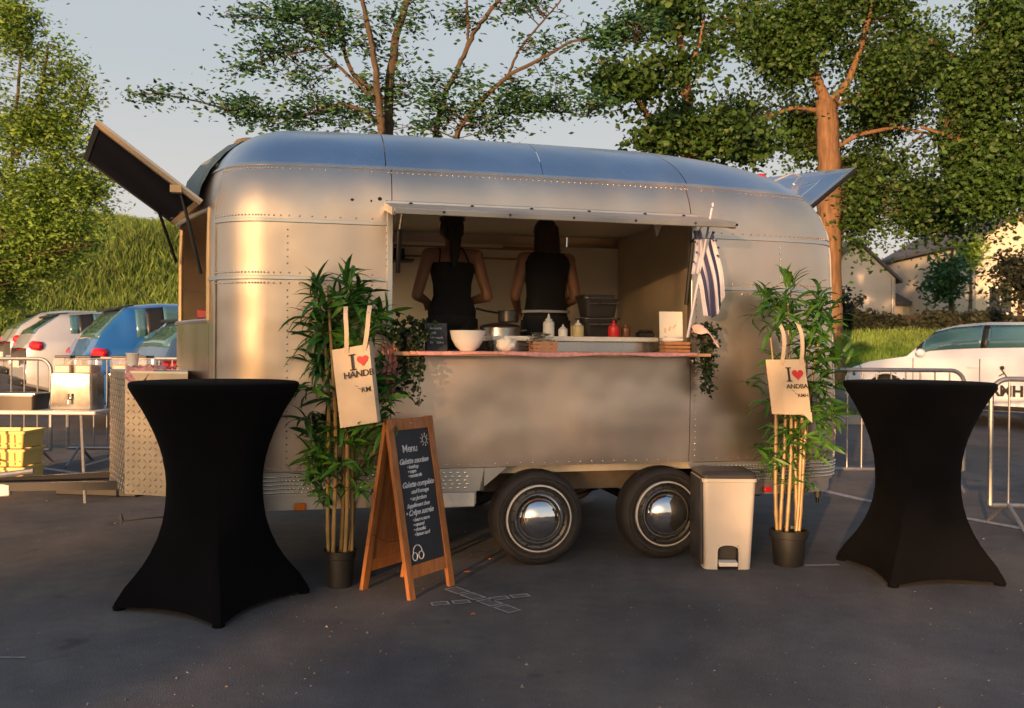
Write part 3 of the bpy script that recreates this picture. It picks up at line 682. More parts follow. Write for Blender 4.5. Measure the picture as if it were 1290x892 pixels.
# rear corner stabiliser/valve
p = inv @ at(1030, 620, 5.75); mb = MB(); mb.tube([p+Vector((0, 0, .08)), p-Vector((0, 0, .03))], .022, 10).build('stabiliser_leg', 'dark', trailer)
mb = MB(); mb.tube([p-Vector((0, 0, .0)), p-Vector((0, 0, .07))], [.018, .012], 10).build('stabiliser_foot', 'chrome', trailer)
mb = MB(); mb.tube([inv@at(153, 660, 5.6)]+[inv@at(x, y, 5.6) for x, y in ((153, 648), (156, 657), (185, 653), (210, 651))], .006, 6).build('hanging_cable', 'cable', trailer)
mb = MB(); mb.tube([(Uof(955), .35, .33), (Uof(990), .33, .31), (Uof(1020), .32, .36)], .007, 6).build('hanging_cable', 'cable', trailer)
mb = MB(); mb.tube([(.4, .7, .36), (.55, .6, .30), (.75, .62, .34)], .008, 6).build('brake_cable', 'cable', trailer)
mb = MB(); mb.lathe([(.018, 0), (.018, -.008), (.009, -.012), (0, -.012)], (Uof(874), -.004, 1.205), axis='Y', n=14).build('shelf_fastener', 'chrome', trailer)

# ------------------------------------------------------------------ cocktail tables with stretch covers
def cocktail(cx, cy, phi, rc, label, sheen=0):
    t = thing('cocktail_table', label, 'bar table', (cx, cy, 0), 0, 'black covered bar tables')
    mb = MB(); rows = []; N = 96
    prof = [(0, None), (.03, None)]
    Zs = [0.012, .03, .06, .1, .15, .2, .26, .33, .4, .47, .54, .6, .66, .72, .78, .84, .9, .95, 1.0, 1.04, 1.07, 1.085, 1.095, 1.1, 1.1]
    for zi, z in enumerate(Zs):
        k = max(0, 1-z/.62)**1.15
        rn = .228+.0*z if z <= .6 else .228+(.405-.228)*((z-.6)/.47)**1.75 if z < 1.07 else .402
        if z >= 1.085: rn = {1.085: .405, 1.095: .402, 1.1: .39}[z]
        if zi == len(Zs)-1: rn = .0005
        if z < .6: rn = .228+.03*((.6-z)/.6)**2
        rcc = rn+(rc-.228)*max(0, 1-z/.60)**1.5
        row = []
        for j in range(N):
            a = 2*math.pi*j/N; b = ((a-phi) % (math.pi/2)); 
            c0 = phi+math.floor((a-phi)/(math.pi/2))*math.pi/2; f = b/(math.pi/2)
            A = Vector((math.cos(c0), math.sin(c0), 0)); B = Vector((math.cos(c0+math.pi/2), math.sin(c0+math.pi/2), 0))
            sq = (A*(1-f)+B*f)*rcc; bowin = 1-.17*4*f*(1-f)*k; sq *= bowin
            # rounded corners
            cir = Vector((math.cos(a), math.sin(a), 0))*rn
            kk = min(1, k*1.25); p = cir*(1-kk)+sq*kk
            if p.length < rn*.93 and z > .03 and kk < .8: p = p.normalized()*max(p.length, rn*.86)
            arch = .018*4*f*(1-f)*max(0, 1-z/.2)
            wr = .004*mnoise.noise(Vector((math.cos(a)*5, math.sin(a)*5, z*2.2+cx)))+.006*kk*mnoise.noise(Vector((math.cos(a)*12, math.sin(a)*12, z*1.2)))
            q_ = p*(1+wr)
            row.append(Vector((q_.x, q_.y, z+arch)))
        rows.append(row)
    mb.grid(rows, closed=True).build('stretch_cover', 'cover', t, ang=50)
    for k in range(4):
        j0 = int(round((phi+k*math.pi/2)/(2*math.pi)*N)) % N; MB().tube([r_[j0]*1.0+Vector((0, 0, .001)) for r_ in rows[1:14]], .0022, 5).build('cover_seam', 'cover', t)
        a = phi+k*math.pi/2; fb = MB(); fb.lathe([(.028, 0), (.03, .006), (.026, .016), (0, .018)], (math.cos(a)*(rc-.025), math.sin(a)*(rc-.025), 0), n=14).build('foot', 'cover', t)
    return t
cocktail(-1.48, 4.366, rad(21), .462, 'wide black stretch-covered bar table standing in front of the chequer-plate box and drawbar')
cocktail(2.345, 5.04, rad(50), .455, 'black stretch-covered bar table standing in front of the metal barriers and the white car')

# ------------------------------------------------------------------ artificial bamboo plants
def leaf_proto(L, W, bend):
    mb = MB(); rows = []
    for i in range(6):
        s = i/5; wd = W*math.sin(math.pi*min(1, s*.92+.06))**.8*.5 if i < 5 else .0004; z = bend*L*(s-.9*s*s*1.6); x = L*s*(1-.1*abs(bend)*s)
        rows.append([Vector((x, -wd, z+wd*.25)), Vector((x, 0, z)), Vector((x, wd, z+wd*.25))])
    mb.grid(rows); return mb
LP = [leaf_proto(.16, .029, .5), leaf_proto(.15, .025, .9), leaf_proto(.175, .028, .2)]
LM = []
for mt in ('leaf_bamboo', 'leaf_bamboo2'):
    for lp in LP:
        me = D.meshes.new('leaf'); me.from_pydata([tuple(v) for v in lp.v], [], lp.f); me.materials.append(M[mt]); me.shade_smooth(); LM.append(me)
def bamboo(px, base_y, Y, label, canes, nodes, seed, pr=.082, ph=.20, lean=None):
    rnd = random.Random(seed); b = at(px, base_y, Y); t = thing('bamboo_plant', label, 'potted plant', (b.x, b.y, 0), 0, 'artificial bamboo plants beside the trailer')
    mb = MB(); mb.lathe([(pr*.8, 0), (pr*.82, .005), (pr*.96, ph*.78), (pr*1.06, ph*.8), (pr*1.1, ph), (pr*1.03, ph), (pr*.98, ph*.86), (pr*.9, ph*.84), (0, ph*.84)], n=36).build('pot', 'pot', t, ang=30)
    mb = MB(); mb.lathe([(pr*.93, ph*.80), (pr*.93, ph*.90), (0, ph*.92)], n=24).build('soil', 'soil', t)
    tops = []
    for (dx, dy, topx, topz) in canes:
        mb = MB(); p0 = Vector((dx, dy, ph*.8)); p1 = Vector((topx, dy*1.6, topz)); n = 9; path = []; rs = []
        for i in range(n*3+1):
            s = i/(n*3); p = p0.lerp(p1, s)+Vector((.015*math.sin(s*5+dx*40), 0, 0)); path.append(p); rs.append((.0105 if s < .6 else .0105-.012*(s-.6))*(1.18 if i % 3 == 0 else 1))
        mb.tube(path, rs, 8).build('cane', 'cane', t); tops.append((p0, p1))
    cnt = 0; extra = MB(); tw = MB(); leaves = []
    for (nx, ny, nl, spread, up) in nodes:       # pixel position of a whorl
        q = at(nx, ny, b.y+rnd.uniform(-.12, .14)) - Vector((b.x, b.y, 0))
        # twig to nearest cane
        best = min(((p0.lerp(p1, s)) for p0, p1 in tops for s in [i/12 for i in range(13)]), key=lambda r: (r-q).length+max(0, r.z-q.z)*1.2)
        tw.tube([best, best.lerp(q, .5)+Vector((0, 0, .015)), q], [.0035, .003, .002], 5, cap=False)
        for k in range(int(nl*1.5)):
            a = rnd.uniform(0, 2*math.pi); elv = rnd.gauss(up, .42); s = rnd.uniform(.72, 1.15)*spread*1.02
            R = Matrix.Rotation(a, 4, 'Z') @ Matrix.Rotation(-elv, 4, 'Y') @ Matrix.Rotation(rnd.gauss(0, .6), 4, 'X')
            leaves.append((Matrix.Translation(q+Vector((rnd.gauss(0, .012), rnd.gauss(0, .012), rnd.uniform(-.03, .02)))) @ R @ Matrix.Scale(s, 4), rnd.randrange(3)+(3 if rnd.random() < .45 else 0)))
    tw.build('twigs', 'stem', t, kind='stuff')
    rnd.shuffle(leaves); leaves.sort(key=lambda l: l[0].translation.y)
    for m4, k in leaves[:299]:
        o = D.objects.new('leaf', LM[k]); C.objects.link(o); o.parent = t; o.matrix_local = m4
    for m4, k in leaves[299:]:
        lp = LP[k % 3]; extra.add([m4 @ v for v in lp.v], lp.f)
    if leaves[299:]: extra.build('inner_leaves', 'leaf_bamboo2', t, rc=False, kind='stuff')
    return t
rn = random.Random(3)
nodesL = [(396, 345, 9, 1, .9), (404, 358, 9, 1, .4), (392, 375, 8, 1, .1), (425, 350, 8, .9, .7), (441, 335, 10, 1, 1.0), (449, 348, 10, 1, .7), (440, 362, 9, 1, .4), (460, 360, 8, .95, .4), (468, 372, 7, .9, .1),
 (408, 385, 9, 1, .1), (398, 405, 8, 1, -.1), (420, 400, 9, 1, .1), (452, 388, 9, 1, .1), (470, 395, 7, .9, 0), (415, 422, 9, 1, 0), (403, 432, 8, 1, -.1), (430, 415, 8, 1, .2), (470, 420, 6, .9, -.1), (393, 455, 8, 1, .1), (405, 470, 9, 1, .1),
 (397, 488, 8, 1, -.1), (415, 500, 7, .9, .1), (410, 455, 7, 1, 0), (486, 455, 5, .8, -.2), (480, 475, 6, .9, .1), (490, 490, 6, 1, .2), (478, 505, 7, 1, .1), (385, 530, 8, 1, .1), (398, 542, 9, 1, .2), (412, 530, 8, 1, .2), (470, 530, 8, 1, .3), (486, 535, 6, 1, .1),
 (405, 560, 8, .9, -.2), (430, 556, 8, .9, .2), (450, 560, 9, .9, .4), (462, 580, 7, .9, .4), (408, 598, 9, .85, .2), (396, 608, 8, .8, 0), (425, 595, 6, .8, .6), (415, 618, 7, .75, -.3), (452, 600, 5, .75, .5), (440, 470, 9, 1, .3), (445, 430, 8, 1, .2), (425, 440, 8, 1, 0)]
rf = random.Random(77)
nodesL += [(402, 575, 9, .9, .2), (470, 560, 8, .9, .2), (450, 620, 7, .75, .2), (412, 632, 7, .75, .1), (430, 610, 7, .8, .3)]
nodesL += [(rf.uniform(396, 482), rf.uniform(345, 600), 8, .95, rf.uniform(-.1, .4)) for _ in range(22)]
nodesL = [(x, y+(24 if y < 380 else 12 if y < 410 else 0), a, b_, c_) for x, y, a, b_, c_ in nodesL]
bamboo(428, 738, 4.66, 'tall bamboo in a black pot behind the chalkboard, fuller at the top',
       [(-.045, 0, -.10, 1.45), (-.02, -.03, -.05, 1.6), (.0, .02, -.01, 1.55), (.02, -.025, .06, 1.65), (.045, .01, .10, 1.5), (.03, .04, .13, 1.3)], nodesL, 5, .080, .195)
nodesR = [(965, 372, 9, .9, .6), (975, 385, 8, .9, .2), (960, 395, 7, .9, 0), (996, 362, 9, .95, .9), (990, 378, 9, .95, .5), (1000, 390, 8, .95, .2), (985, 400, 8, .9, .1), (1030, 370, 6, .95, .4), (1036, 385, 8, .95, .2), (1025, 395, 8, .9, .1), (1045, 400, 7, .9, .1),
 (1030, 412, 8, .95, 0), (1040, 425, 8, .95, 0), (1022, 430, 8, .95, .1), (975, 415, 7, .9, 0), (1028, 448, 8, .95, 0), (1045, 450, 8, .95, 0), (1055, 445, 6, 1, .3), (1062, 452, 5, 1, .3), (1015, 410, 7, .9, 0), (1040, 470, 8, 1, 0), (1028, 485, 8, 1, 0), (1048, 490, 7, 1, 0), (1035, 505, 8, 1, 0), (1045, 520, 6, .9, -.1),
 (944, 482, 6, .8, .1), (968, 505, 6, .85, 0), (985, 520, 7, .9, .1), (1000, 530, 8, .9, 0), (1018, 525, 8, .9, 0), (1030, 530, 8, .9, 0), (975, 540, 7, .9, .1), (990, 545, 8, .9, .1), (1010, 548, 8, .9, .1), (995, 500, 7, .9, .2), (1005, 480, 7, .9, .2), (1012, 455, 7, .9, .2),
 (972, 578, 7, .7, .3), (985, 585, 7, .7, .3), (1000, 575, 7, .7, .3), (1028, 575, 8, .75, .5), (1036, 580, 6, .7, .5), (1005, 598, 6, .7, 0), (992, 610, 5, .6, 0), (990, 565, 6, .8, .2), (1015, 560, 6, .8, .2)]
nodesR += [(975, 600, 6, .7, .2), (1015, 615, 6, .65, .1), (990, 625, 5, .6, .1)]
nodesR += [(rf.uniform(968, 1046), rf.uniform(375, 575), 7, .85, rf.uniform(-.1, .4)) for _ in range(16)]
bamboo(993, 712, 5.2, "tall bamboo in a black pot between the pedal bin and the trailer's rear end",
       [(-.052, 0, -.12, 1.35), (-.03, .02, -.03, 1.5), (-.012, -.02, -.01, 1.55), (.03, .0, .13, 1.4), (.05, .01, .19, 1.5), (.04, .03, .08, 1.2)], nodesR, 9, .104, .21)

# ------------------------------------------------------------------ tote bags
def tote(org, cols, h, skew, lean, label, strap_top, straps, word, wx, wz, ws, small, sx, sz, heart, ix):
    # cols: (x, y) folded plan of the front cloth, local; org: world position of its top left corner
    t = thing('tote_bag', label, 'tote bag', org, 0, 'canvas tote bags hanging on the bamboo')
    def P(x, y, f): return Vector((x+skew*f, y, -f*h+lean*x))
    mb = MB(); nr = 12
    fr = []; bk = []
    fine = []
    for (a, b) in zip(cols, cols[1:]):
        for i in range(4): fine.append((a[0]+(b[0]-a[0])*i/4, a[1]+(b[1]-a[1])*i/4))
    fine.append(cols[-1])
    for r_ in range(nr+1):
        f = r_/nr; puff = .012*math.sin(math.pi*f)**.6
        fr.append([P(x, y-puff*.5*math.sin(math.pi*i/(len(fine)-1))-.003*math.sin(f*6+x*30), f) for i, (x, y) in enumerate(fine)])
        bk.append([P(x, y+.006+puff*math.sin(math.pi*i/(len(fine)-1)), f) for i, (x, y) in enumerate(fine)])
    mb.grid(fr); mb.grid(bk)
    mb.grid([[a for a in (r[0] for r in fr)], [a for a in (r[0] for r in bk)]]); mb.grid([[r[-1] for r in fr], [r[-1] for r in bk]]); mb.grid([fr[-1], bk[-1]]); mb.grid([fr[0], bk[0]])
    mb.build('bag_body', 'canvas', t, ang=60)
    for (x0, y0, x1, z1) in straps:
        sb = MB(); rows = []
        for i in range(9):
            s = i/8; x = x0+(x1-x0)*s+.01*math.sin(s*3); z = lean*x0-.03+(z1+.03)*s; y = y0-.002-.02*math.sin(s*math.pi)
            if s > .8: y += (s-.8)*.2
            rows.append([Vector((x-.011, y, z)), Vector((x+.011, y, z)), Vector((x+.011, y+.003, z)), Vector((x-.011, y+.003, z))])
        sb.grid(rows, closed=True).build('bag_handle', 'canvas', t)
    def pl(x, z): return P(x, 0, 0)+Vector((0, 0, z))
    i0 = max(range(len(cols)-1), key=lambda i: cols[i+1][0]-cols[i][0])
    yf = lambda x: next((a[1]+(b[1]-a[1])*(x-a[0])/(b[0]-a[0]+1e-9) for a, b in zip(cols, cols[1:]) if a[0] <= x <= b[0]), cols[-1][1])-.0105
    def lay(m2, dx=0):          # put flat art (x, z) onto the folded cloth
        out = MB()
        vs = []
        for v in m2.v:
            f = -(v.z)/h; x = v.x; vs.append(Vector((x+skew*f, yf(min(max(x, cols[0][0]), cols[-1][0]))+v.y, v.z+lean*x)))
        out.add(vs, m2.f); return out
    RX = Matrix.Rotation(rad(90), 3, 'X')
    ib = MB(); w_, H_ = .012, .075; x, z = ix
    for c_, d_ in (((x, 0, z), (w_, .001, H_)), ((x, 0, z+H_/2), (w_*2.6, .001, .006)), ((x, 0, z-H_/2), (w_*2.6, .001, .006))): ib.box(c_, d_)
    lay(ib).build('printed_letter', 'ink', t, smooth=False)
    hx, hz, hr = heart; pts = []
    for k in range(36):
        a = 2*math.pi*k/36; pts.append(Vector((hx+hr*16*math.sin(a)**3/16*.95, 0, hz+hr*(13*math.cos(a)-5*math.cos(2*a)-2*math.cos(3*a)-math.cos(4*a))/16)))
    hb_ = MB(); n_ = len(pts); c_ = Vector((hx, 0, hz)); hb_.add(pts+[c_], [(k, (k+1) % n_, n_) for k in range(n_)]); 
    hb_.v = [v if v.x <= cols[-1][0]-.001 else Vector((cols[-1][0]-.001, v.y, v.z)) for v in hb_.v]
    lay(hb_).build('printed_heart', 'red', t, smooth=False)
    tm = text_mb(word, ws, (wx, 0, wz), RX, depth=.0004, spacing=.95, bold=.0006); lay(tm).build('printed_word', 'ink', t, smooth=False)
    tm = text_mb(small, ws*.78, (sx, 0, sz), RX, depth=.0004, bold=.0003); lay(tm).build('printed_word', 'ink', t, smooth=False)
    fb = MB()
    for k in range(5): fb.box((sx-.015+.007*k-.01, 0, sz+.038-.008*k+.004*(k % 2)), (.006, .001, .003), ry=.6)
    lay(fb).build('printed_figure', 'ink', t, smooth=False)
    return t
o = at(418, 441, 4.42)
tote(o, [(0, 0), (.19, -.01), (.197, .02), (.19, .10)], .395, .045, .17, 'canvas tote bag with a red heart hanging on the bamboo behind the chalkboard', 0,
     [(.075, -.006, .062, .21), (.165, -.01, .185, .20)], 'HANDB', .046, -.155, .046, 'RM', .128, -.235, (.150, -.075, .030), (.098, -.078))
o = at(985, 453, 5.0)
tote(o, [(-.075, .06), (0, 0), (.125, -.01), (.135, .02)], .315, .04, .02, 'canvas tote bag with a red heart hanging on the bamboo next to the pedal bin', 0,
     [(-.004, -.006, -.008, .21), (.105, -.01, .088, .22)], 'ANDBAL', .004, -.165, .036, 'RMH', .062, -.215, (.075, -.085, .034), (.026, -.085))
# turned-up corner of the right bag is a separate flap part
tb = [ob for ob in D.objects if ob.name.startswith('tote_bag')][-1]
mb = MB(); mb.prism([(.09, -.014, -.30), (.17, -.012, -.30), (.175, -.008, -.36), (.13, -.02, -.32)], (0, .006, 0)).build('turned_corner', 'canvas', tb)

# ------------------------------------------------------------------ A-frame chalkboard
fl, frt, rl = Vector((*gpt(517, 757), 0)), Vector((*gpt(573, 737), 0)), Vector((*gpt(443, 746), 0))
wv = (frt-fl); wid = wv.length; wv.normalize(); dv = Vector((-wv.y, wv.x, 0))     # pointing away from the board's front
if dv.dot(rl-fl) < 0: dv = -dv
sp = (rl-fl).dot(dv); apex = .905
ab = thing('chalkboard_stand', 'orange wooden A-frame chalkboard with a handwritten menu, standing by the front wheel', 'chalkboard', fl, math.atan2(wv.y, wv.x))
# local frame: x along width, y away, z up ; front leaf from (y=0,z=0) to (y=sp/2,z=apex)
ydir = 1 if (Matrix.Rotation(-math.atan2(wv.y, wv.x), 3, 'Z') @ dv).y > 0 else -1
def leafm(front):
    y0, y1 = (0, sp/2-.012) if front else (sp, sp/2+.012); a = Vector((0, ydir*y0, 0)); b = Vector((0, ydir*y1, apex)); u_ = (b-a).normalized(); L = (b-a).length
    n_ = Vector((1, 0, 0)).cross(u_); 
    if (n_.y*ydir > 0) == front: n_ = -n_
    return a, u_, L, n_
for front in (True, False):
    a, u_, L, n_ = leafm(front); X = Vector((1, 0, 0)); e = D.objects.new('front_leaf' if front else 'rear_leaf', None); C.objects.link(e); e.parent = ab
    def slab(name, x0, x1, s0, s1, d0, d1, m_):
        p = [a+X*x0+u_*s0+n_*d0, a+X*x1+u_*s0+n_*d0, a+X*x1+u_*s1+n_*d0, a+X*x0+u_*s1+n_*d0]; mb = MB(); mb.prism(p, n_*(d1-d0)).build(name, m_, e, smooth=False)
    slab('stile', 0, .042, 0, L, -.022, 0, 'wood'); slab('stile', wid-.042, wid, 0, L, -.022, 0, 'wood')
    slab('top_rail', .0425, wid-.0425, L-.062, L-.002, -.020, -.002, 'wood'); slab('bottom_rail', .0425, wid-.0425, .10, .165, -.020, -.002, 'wood')
    slab('writing_panel' if front else 'back_panel', .043, wid-.043, .166, L-.063, -.016, -.008, 'slate' if front else 'wood')
    if front:
        Rm = Matrix((X, u_, n_)).transposed()
        items = [('Menu', .052, .05, .660, 0), ('Galette saucisse', .036, .012, .600, .3), ('• ketchup', .023, .07, .573, .2), ('• mayo', .023, .07, .550, .2), ('• moutarde', .023, .07, .527, .2), ('Galette complète', .036, .012, .478, .3), ('œuf fromage', .027, .075, .443, .3), ('• au Jambon', .027, .06, .408, .3), ('Supplément thon', .026, .03, .373, .3),
                 ('• Crêpe sucrée', .036, .012, .333, .3), ('• beurre sucre', .023, .06, .300, .2), ('• caramel', .023, .06, .275, .2), ('• chocolat', .023, .06, .250, .2), ('• lemon curd', .023, .06, .225, .2)]
        base = .166
        for (s_, sz_, x_, z_, sh) in items:
            z_ = base+(z_-.166)*1.0+.02
            tm = text_mb(s_, sz_*1.1, a+X*(x_+.043)+u_*(z_+.06)+n_*(-.0074), Rm, shear=sh*1.4, depth=.0003, spacing=.92, bold=.0010 if s_ != 'Menu' else .0004)
            tm.build('chalk_writing', 'chalk', e, smooth=False, rc=False)
        def arc(c_, r_, a0, a1, n=14): return [a+X*(c_[0]+r_*math.cos(a0+(a1-a0)*i/n))+u_*(c_[1]+r_*math.sin(a0+(a1-a0)*i/n))+n_*(-.0068) for i in range(n+1)]
        mb = MB(); sc = (wid-.085, .745+.05); mb.tube(arc(sc, .018, 0, 6.28), .0016, 4)
        for k in range(9):
            q = k*2*math.pi/9; mb.tube([a+X*(sc[0]+r_*math.cos(q))+u_*(sc[1]+r_*math.sin(q))+n_*(-.0068) for r_ in (.023, .036)], .0016, 4)
        mb.build('chalk_sun', 'chalk', e)
        mb = MB(); mb.tube(arc((.085, .205), .020, 0, 6.28), .003, 4); mb.tube(arc((.135, .205), .020, 0, 6.28), .003, 4); mb.tube(arc((.11, .225), .035, 0, 3.14), .003, 4); mb.build('chalk_glasses', 'chalk', e)
        mb = MB(); mb.lathe([(.005, 0), (.005, .002), (0, .003)], a+X*wid/2+u_*(L-.03)+n_*.0, n=8); mb.build('screw_head', 'steel', e)
mb = MB(); mb.box((wid/2, ydir*sp/2, apex-.008), (wid*.9, .02, .012)).build('hinge', 'steel', ab)
mb = MB(); mb.tube([(.02, ydir*sp*.15, .3), (.02, ydir*sp*.5, .27), (.02, ydir*sp*.85, .3)], .0018, 5).build('stay_cord', 'black', ab)

# ------------------------------------------------------------------ pedal bin
bx, by = gpt(911, 716); by += .15
tb_ = thing('pedal_bin', 'beige plastic pedal bin with a dark lid standing behind the rear wheel', 'waste bin', (1.262, 5.19, 0))
w0, w1, d0, d1, hb_ = .275, .315, .25, .31, .53
def rr(wd, dp, z, r, n=6):
    out = []
    for cx_, cy_, a0 in ((wd/2-r, dp/2-r, 0), (-wd/2+r, dp/2-r, 90), (-wd/2+r, -dp/2+r, 180), (wd/2-r, -dp/2+r, 270)):
        for k in range(n+1): q = rad(a0+90*k/n); out.append(Vector((cx_+r*math.cos(q), cy_+r*math.sin(q), z)))
    return out
# front face has an arched pedal recess: body built as loops with cells removed below the arch
rows = []; zs = [0, .02, .05, .08, .105, .125, .14, .2, .3, .4, .5, hb_]
NX = 22
def binrow(z):
    f = z/hb_; wd = w0+(w1-w0)*f; dp = d0+(d1-d0)*f; r = .035; out = []
    fx = [-wd/2+r+(wd-2*r)*i/NX for i in range(NX+1)]
    loop = [Vector((x, -dp/2, z)) for x in fx]
    for cx_, cy_, a0 in ((wd/2-r, -dp/2+r, 270), (wd/2-r, dp/2-r, 0), (-wd/2+r, dp/2-r, 90), (-wd/2+r, -dp/2+r, 180)):
        for k in range(1 if a0 == 270 else 0, 7):
            if a0 == 180 and k == 6: continue
            q = rad(a0+90*k/6); loop.append(Vector((cx_+r*math.cos(q), cy_+r*math.sin(q), z)))
    return loop
mb = MB(); R_ = [binrow(z) for z in zs]; nl_ = len(R_[0]); vs = [v for r in R_ for v in r]; fs = []
for i in range(len(zs)-1):
    for j in range(nl_):
        if 4 <= j < 18 and zs[i+1] <= .141 and not (zs[i] >= .12 and (j < 5 or j >= 17)): continue
        fs.append((i*nl_+j, i*nl_+(j+1) % nl_, (i+1)*nl_+(j+1) % nl_, (i+1)*nl_+j))
fs.append(tuple(range((len(zs)-1)*nl_, len(zs)*nl_)))
mb.add(vs, fs).build('bin_body', 'binbeige', tb_, ang=35)
xa, xb = R_[0][4].x, R_[0][18].x
mb = MB(); mb.box(((xa+xb)/2, -d0/2+.07, .07), (xb-xa, .012, .14)); mb.box((xa, -d0/2+.035, .07), (.006, .08, .14)); mb.box((xb, -d0/2+.035, .07), (.006, .08, .14)); mb.box(((xa+xb)/2, -d0/2+.035, .142), (xb-xa, .08, .006)); mb.build('pedal_recess', 'bindark', tb_)
mb = MB(); mb.box(((xa+xb)/2, -d0/2+.005, .035), (xb-xa-.02, .055, .024), rx=.15, bev=.004).build('pedal', 'white', tb_)
mb = MB(); ab_ = []
for i in range(11): q = math.pi*i/10; ab_.append(Vector(((xa+xb)/2-(xb-xa)/2*math.cos(q)**1 if abs(math.cos(q)) > 0 else (xa+xb)/2, -d0/2-.006-.002*i*0, .10+.045*math.sin(q)**.6 if q > 0 else .10)))
mb.tube([Vector((xa, -d0/2-.003, .0))]+ab_+[Vector((xb, -d0/2-.003, 0))], .005, 6).build('recess_edge', 'binbeige', tb_)
mb = MB(); mb.grid([rr(w1+.006, d1+.006, hb_-.02, .037), rr(w1+.016, d1+.016, hb_-.018, .04), rr(w1+.016, d1+.016, hb_, .04), rr(w1, d1, hb_+.003, .04)], closed=True).build('bin_rim', 'binbeige', tb_)
mb = MB(); ro = [rr(w1+.01, d1+.01, hb_+.002, .038), rr(w1+.012, d1+.012, hb_+.02, .04), rr(w1-.01, d1-.01, hb_+.034, .04), rr(w1-.08, d1-.08, hb_+.04, .03)]; mb.grid(ro, closed=True); mb.add(ro[-1], [tuple(range(len(ro[-1])))]); mb.build('bin_lid', 'bindark', tb_)
mb = MB(); mb.box((-w1/2-.002, .0, .28), (.016, d1*.94, .5), bev=.004).build('side_panel', 'bindark', tb_)['label'] = 'dark grey side panel'

# ------------------------------------------------------------------ things on the counter
SH = 1.256
def cpos(px, v, z=SH): 
    # world position on trailer plane v for a pixel column
    x = (px-645)/F; u = (x*(OY+math.cos(TH)*v)+math.sin(TH)*v)/(math.cos(TH)-x*math.sin(TH)); return T(u, v, z)
t = thing('salad_bowl', 'large white bowl standing on the serving shelf beside the small chalkboard', 'bowl', cpos(589, -.08))
mb = MB(); mb.lathe([(.04, 0), (.045, .006), (.07, .03), (.092, .07), (.102, .118), (.098, .118), (.086, .07), (.06, .03), (0, .015)], n=48).build('bowl_shell', 'ceramic', t, ang=60)
mb = MB(); mb.lathe([(.035, -.0), (.04, .005), (.03, .008)], n=32).build('foot_ring', 'ceramic', t)
t = thing('price_board', 'small handwritten chalkboard leaning beside the white bowl on the serving shelf', 'sign', cpos(551, -.05), TH)
mb = MB(); mb.box((0, .02, .08), (.115, .008, .16), rx=-.2).build('slate_board', 'slate', t)
mb = MB(); mb.box((0, .05, .01), (.07, .06, .015)).build('board_stand', 'ply', t)
Rb = Matrix.Rotation(rad(90)-.2, 3, 'X')
for k, s_ in enumerate(('Boissons', 'Café', 'Limonade', 'Eau  Bière')):
    text_mb(s_, .019, Vector((-.045, .008-.0+.02*(1 if 0 else 0), .125-.027*k))+Vector((0, -.013+.2*(.0+.045-.027*k), 0)), Rb, shear=.3, depth=.0004).build('chalk_writing', 'chalk', t, smooth=False, rc=False)
t = thing('crumpled_paper_bag', 'crumpled white paper bag between the bowl and the napkin crate', 'paper bag', cpos(638, -.08)); 
mb = MB(); mb.ball((0, 0, .04), (.058, .05, .042), 24, 16); mb.v = [v*(1+.22*mnoise.noise(v*42)) if v.z > .005 else v for v in mb.v]; mb.build('paper_shell', 'paper', t, ang=25)
mb = MB(); mb.ball((.0, 0, .078), (.022, .02, .012), 12, 8); mb.v = [v+Vector((0, 0, .01*mnoise.noise(v*70))) for v in mb.v]; mb.build('twisted_neck', 'paper', t)
t = thing('napkin_crate', 'small slatted wooden crate holding a heap of white napkins', 'crate', cpos(684, -.08), TH)
for k in range(3):
    for y in (-.05, .05): mb = MB(); mb.box((0, y, .01+.021*k), (.145, .005, .017)).build('slat', 'ply', t)
    for x in (-.07, .07): mb = MB(); mb.box((x, 0, .01+.021*k), (.005, .1, .017)).build('slat', 'ply', t)
for x in (-.068, .068):
    for y in (-.046, .046): mb = MB(); mb.box((x*.97, y*.97, .032), (.01, .01, .064)).build('corner_post', 'ply', t)
mb = MB(); mb.box((0, 0, .004), (.14, .098, .004)).build('crate_base', 'ply', t)
t = thing('napkins', 'heap of white paper napkins on top of the small wooden crate', 'napkins', cpos(681, -.08, SH+.058), TH)
for k in range(9):
    mb = MB(); s_ = .15-.008*k; g = []
    for i in range(7): g.append([Vector(((i/6-.5)*s_+.012*math.sin(k*2.1), (j/6-.5)*s_*.7, -.004+.009*k*.75+.016*(1-k/9)*mnoise.noise(Vector((i*.7, j*.7, k*3.1))))) for j in range(7)])
    mb.grid(g); mb.grid([[p+Vector((0, 0, .003)) for p in r] for r in g]); o_ = mb.build('napkin', 'paper', t); o_.rotation_euler = (0, 0, .35*math.sin(k*1.7))
def bottle(px, v, z, h, r, m_, label, cap=None, name='sauce_bottle'):
    t = thing(name, label, 'bottle', cpos(px, v, z)); mb = MB()
    mb.lathe([(r*.92, 0), (r, .006), (r, h*.55), (r*.92, h*.64), (r*.5, h*.70)], n=24).build('bottle_body', m_, t, ang=50)
    mb = MB(); mb.lathe([(r*.62, h*.68), (r*.62, h*.76), (r*.3, h*.8), (r*.12, h), (0, h)], n=18).build('nozzle', cap or m_, t, ang=50); return t
IC = 1.3505
bottle(728, .2, IC, .105, .036, 'yellowclear', 'pale yellow squeeze bottle on the inner counter left of the red one', 'white')
bottle(773, .2, IC, .105, .036, 'redplastic', 'red squeeze bottle on the inner counter')
bottle(788, .24, IC, .10, .030, 'brown', 'brown sauce bottle right next to the red squeeze bottle')
bottle(709, .2, IC, .075, .028, 'white', 'short white squeeze bottle between the napkins and the yellow bottle')
bottle(691, .22, IC, .14, .035, 'white', 'white squeeze bottle standing behind the napkin heap')
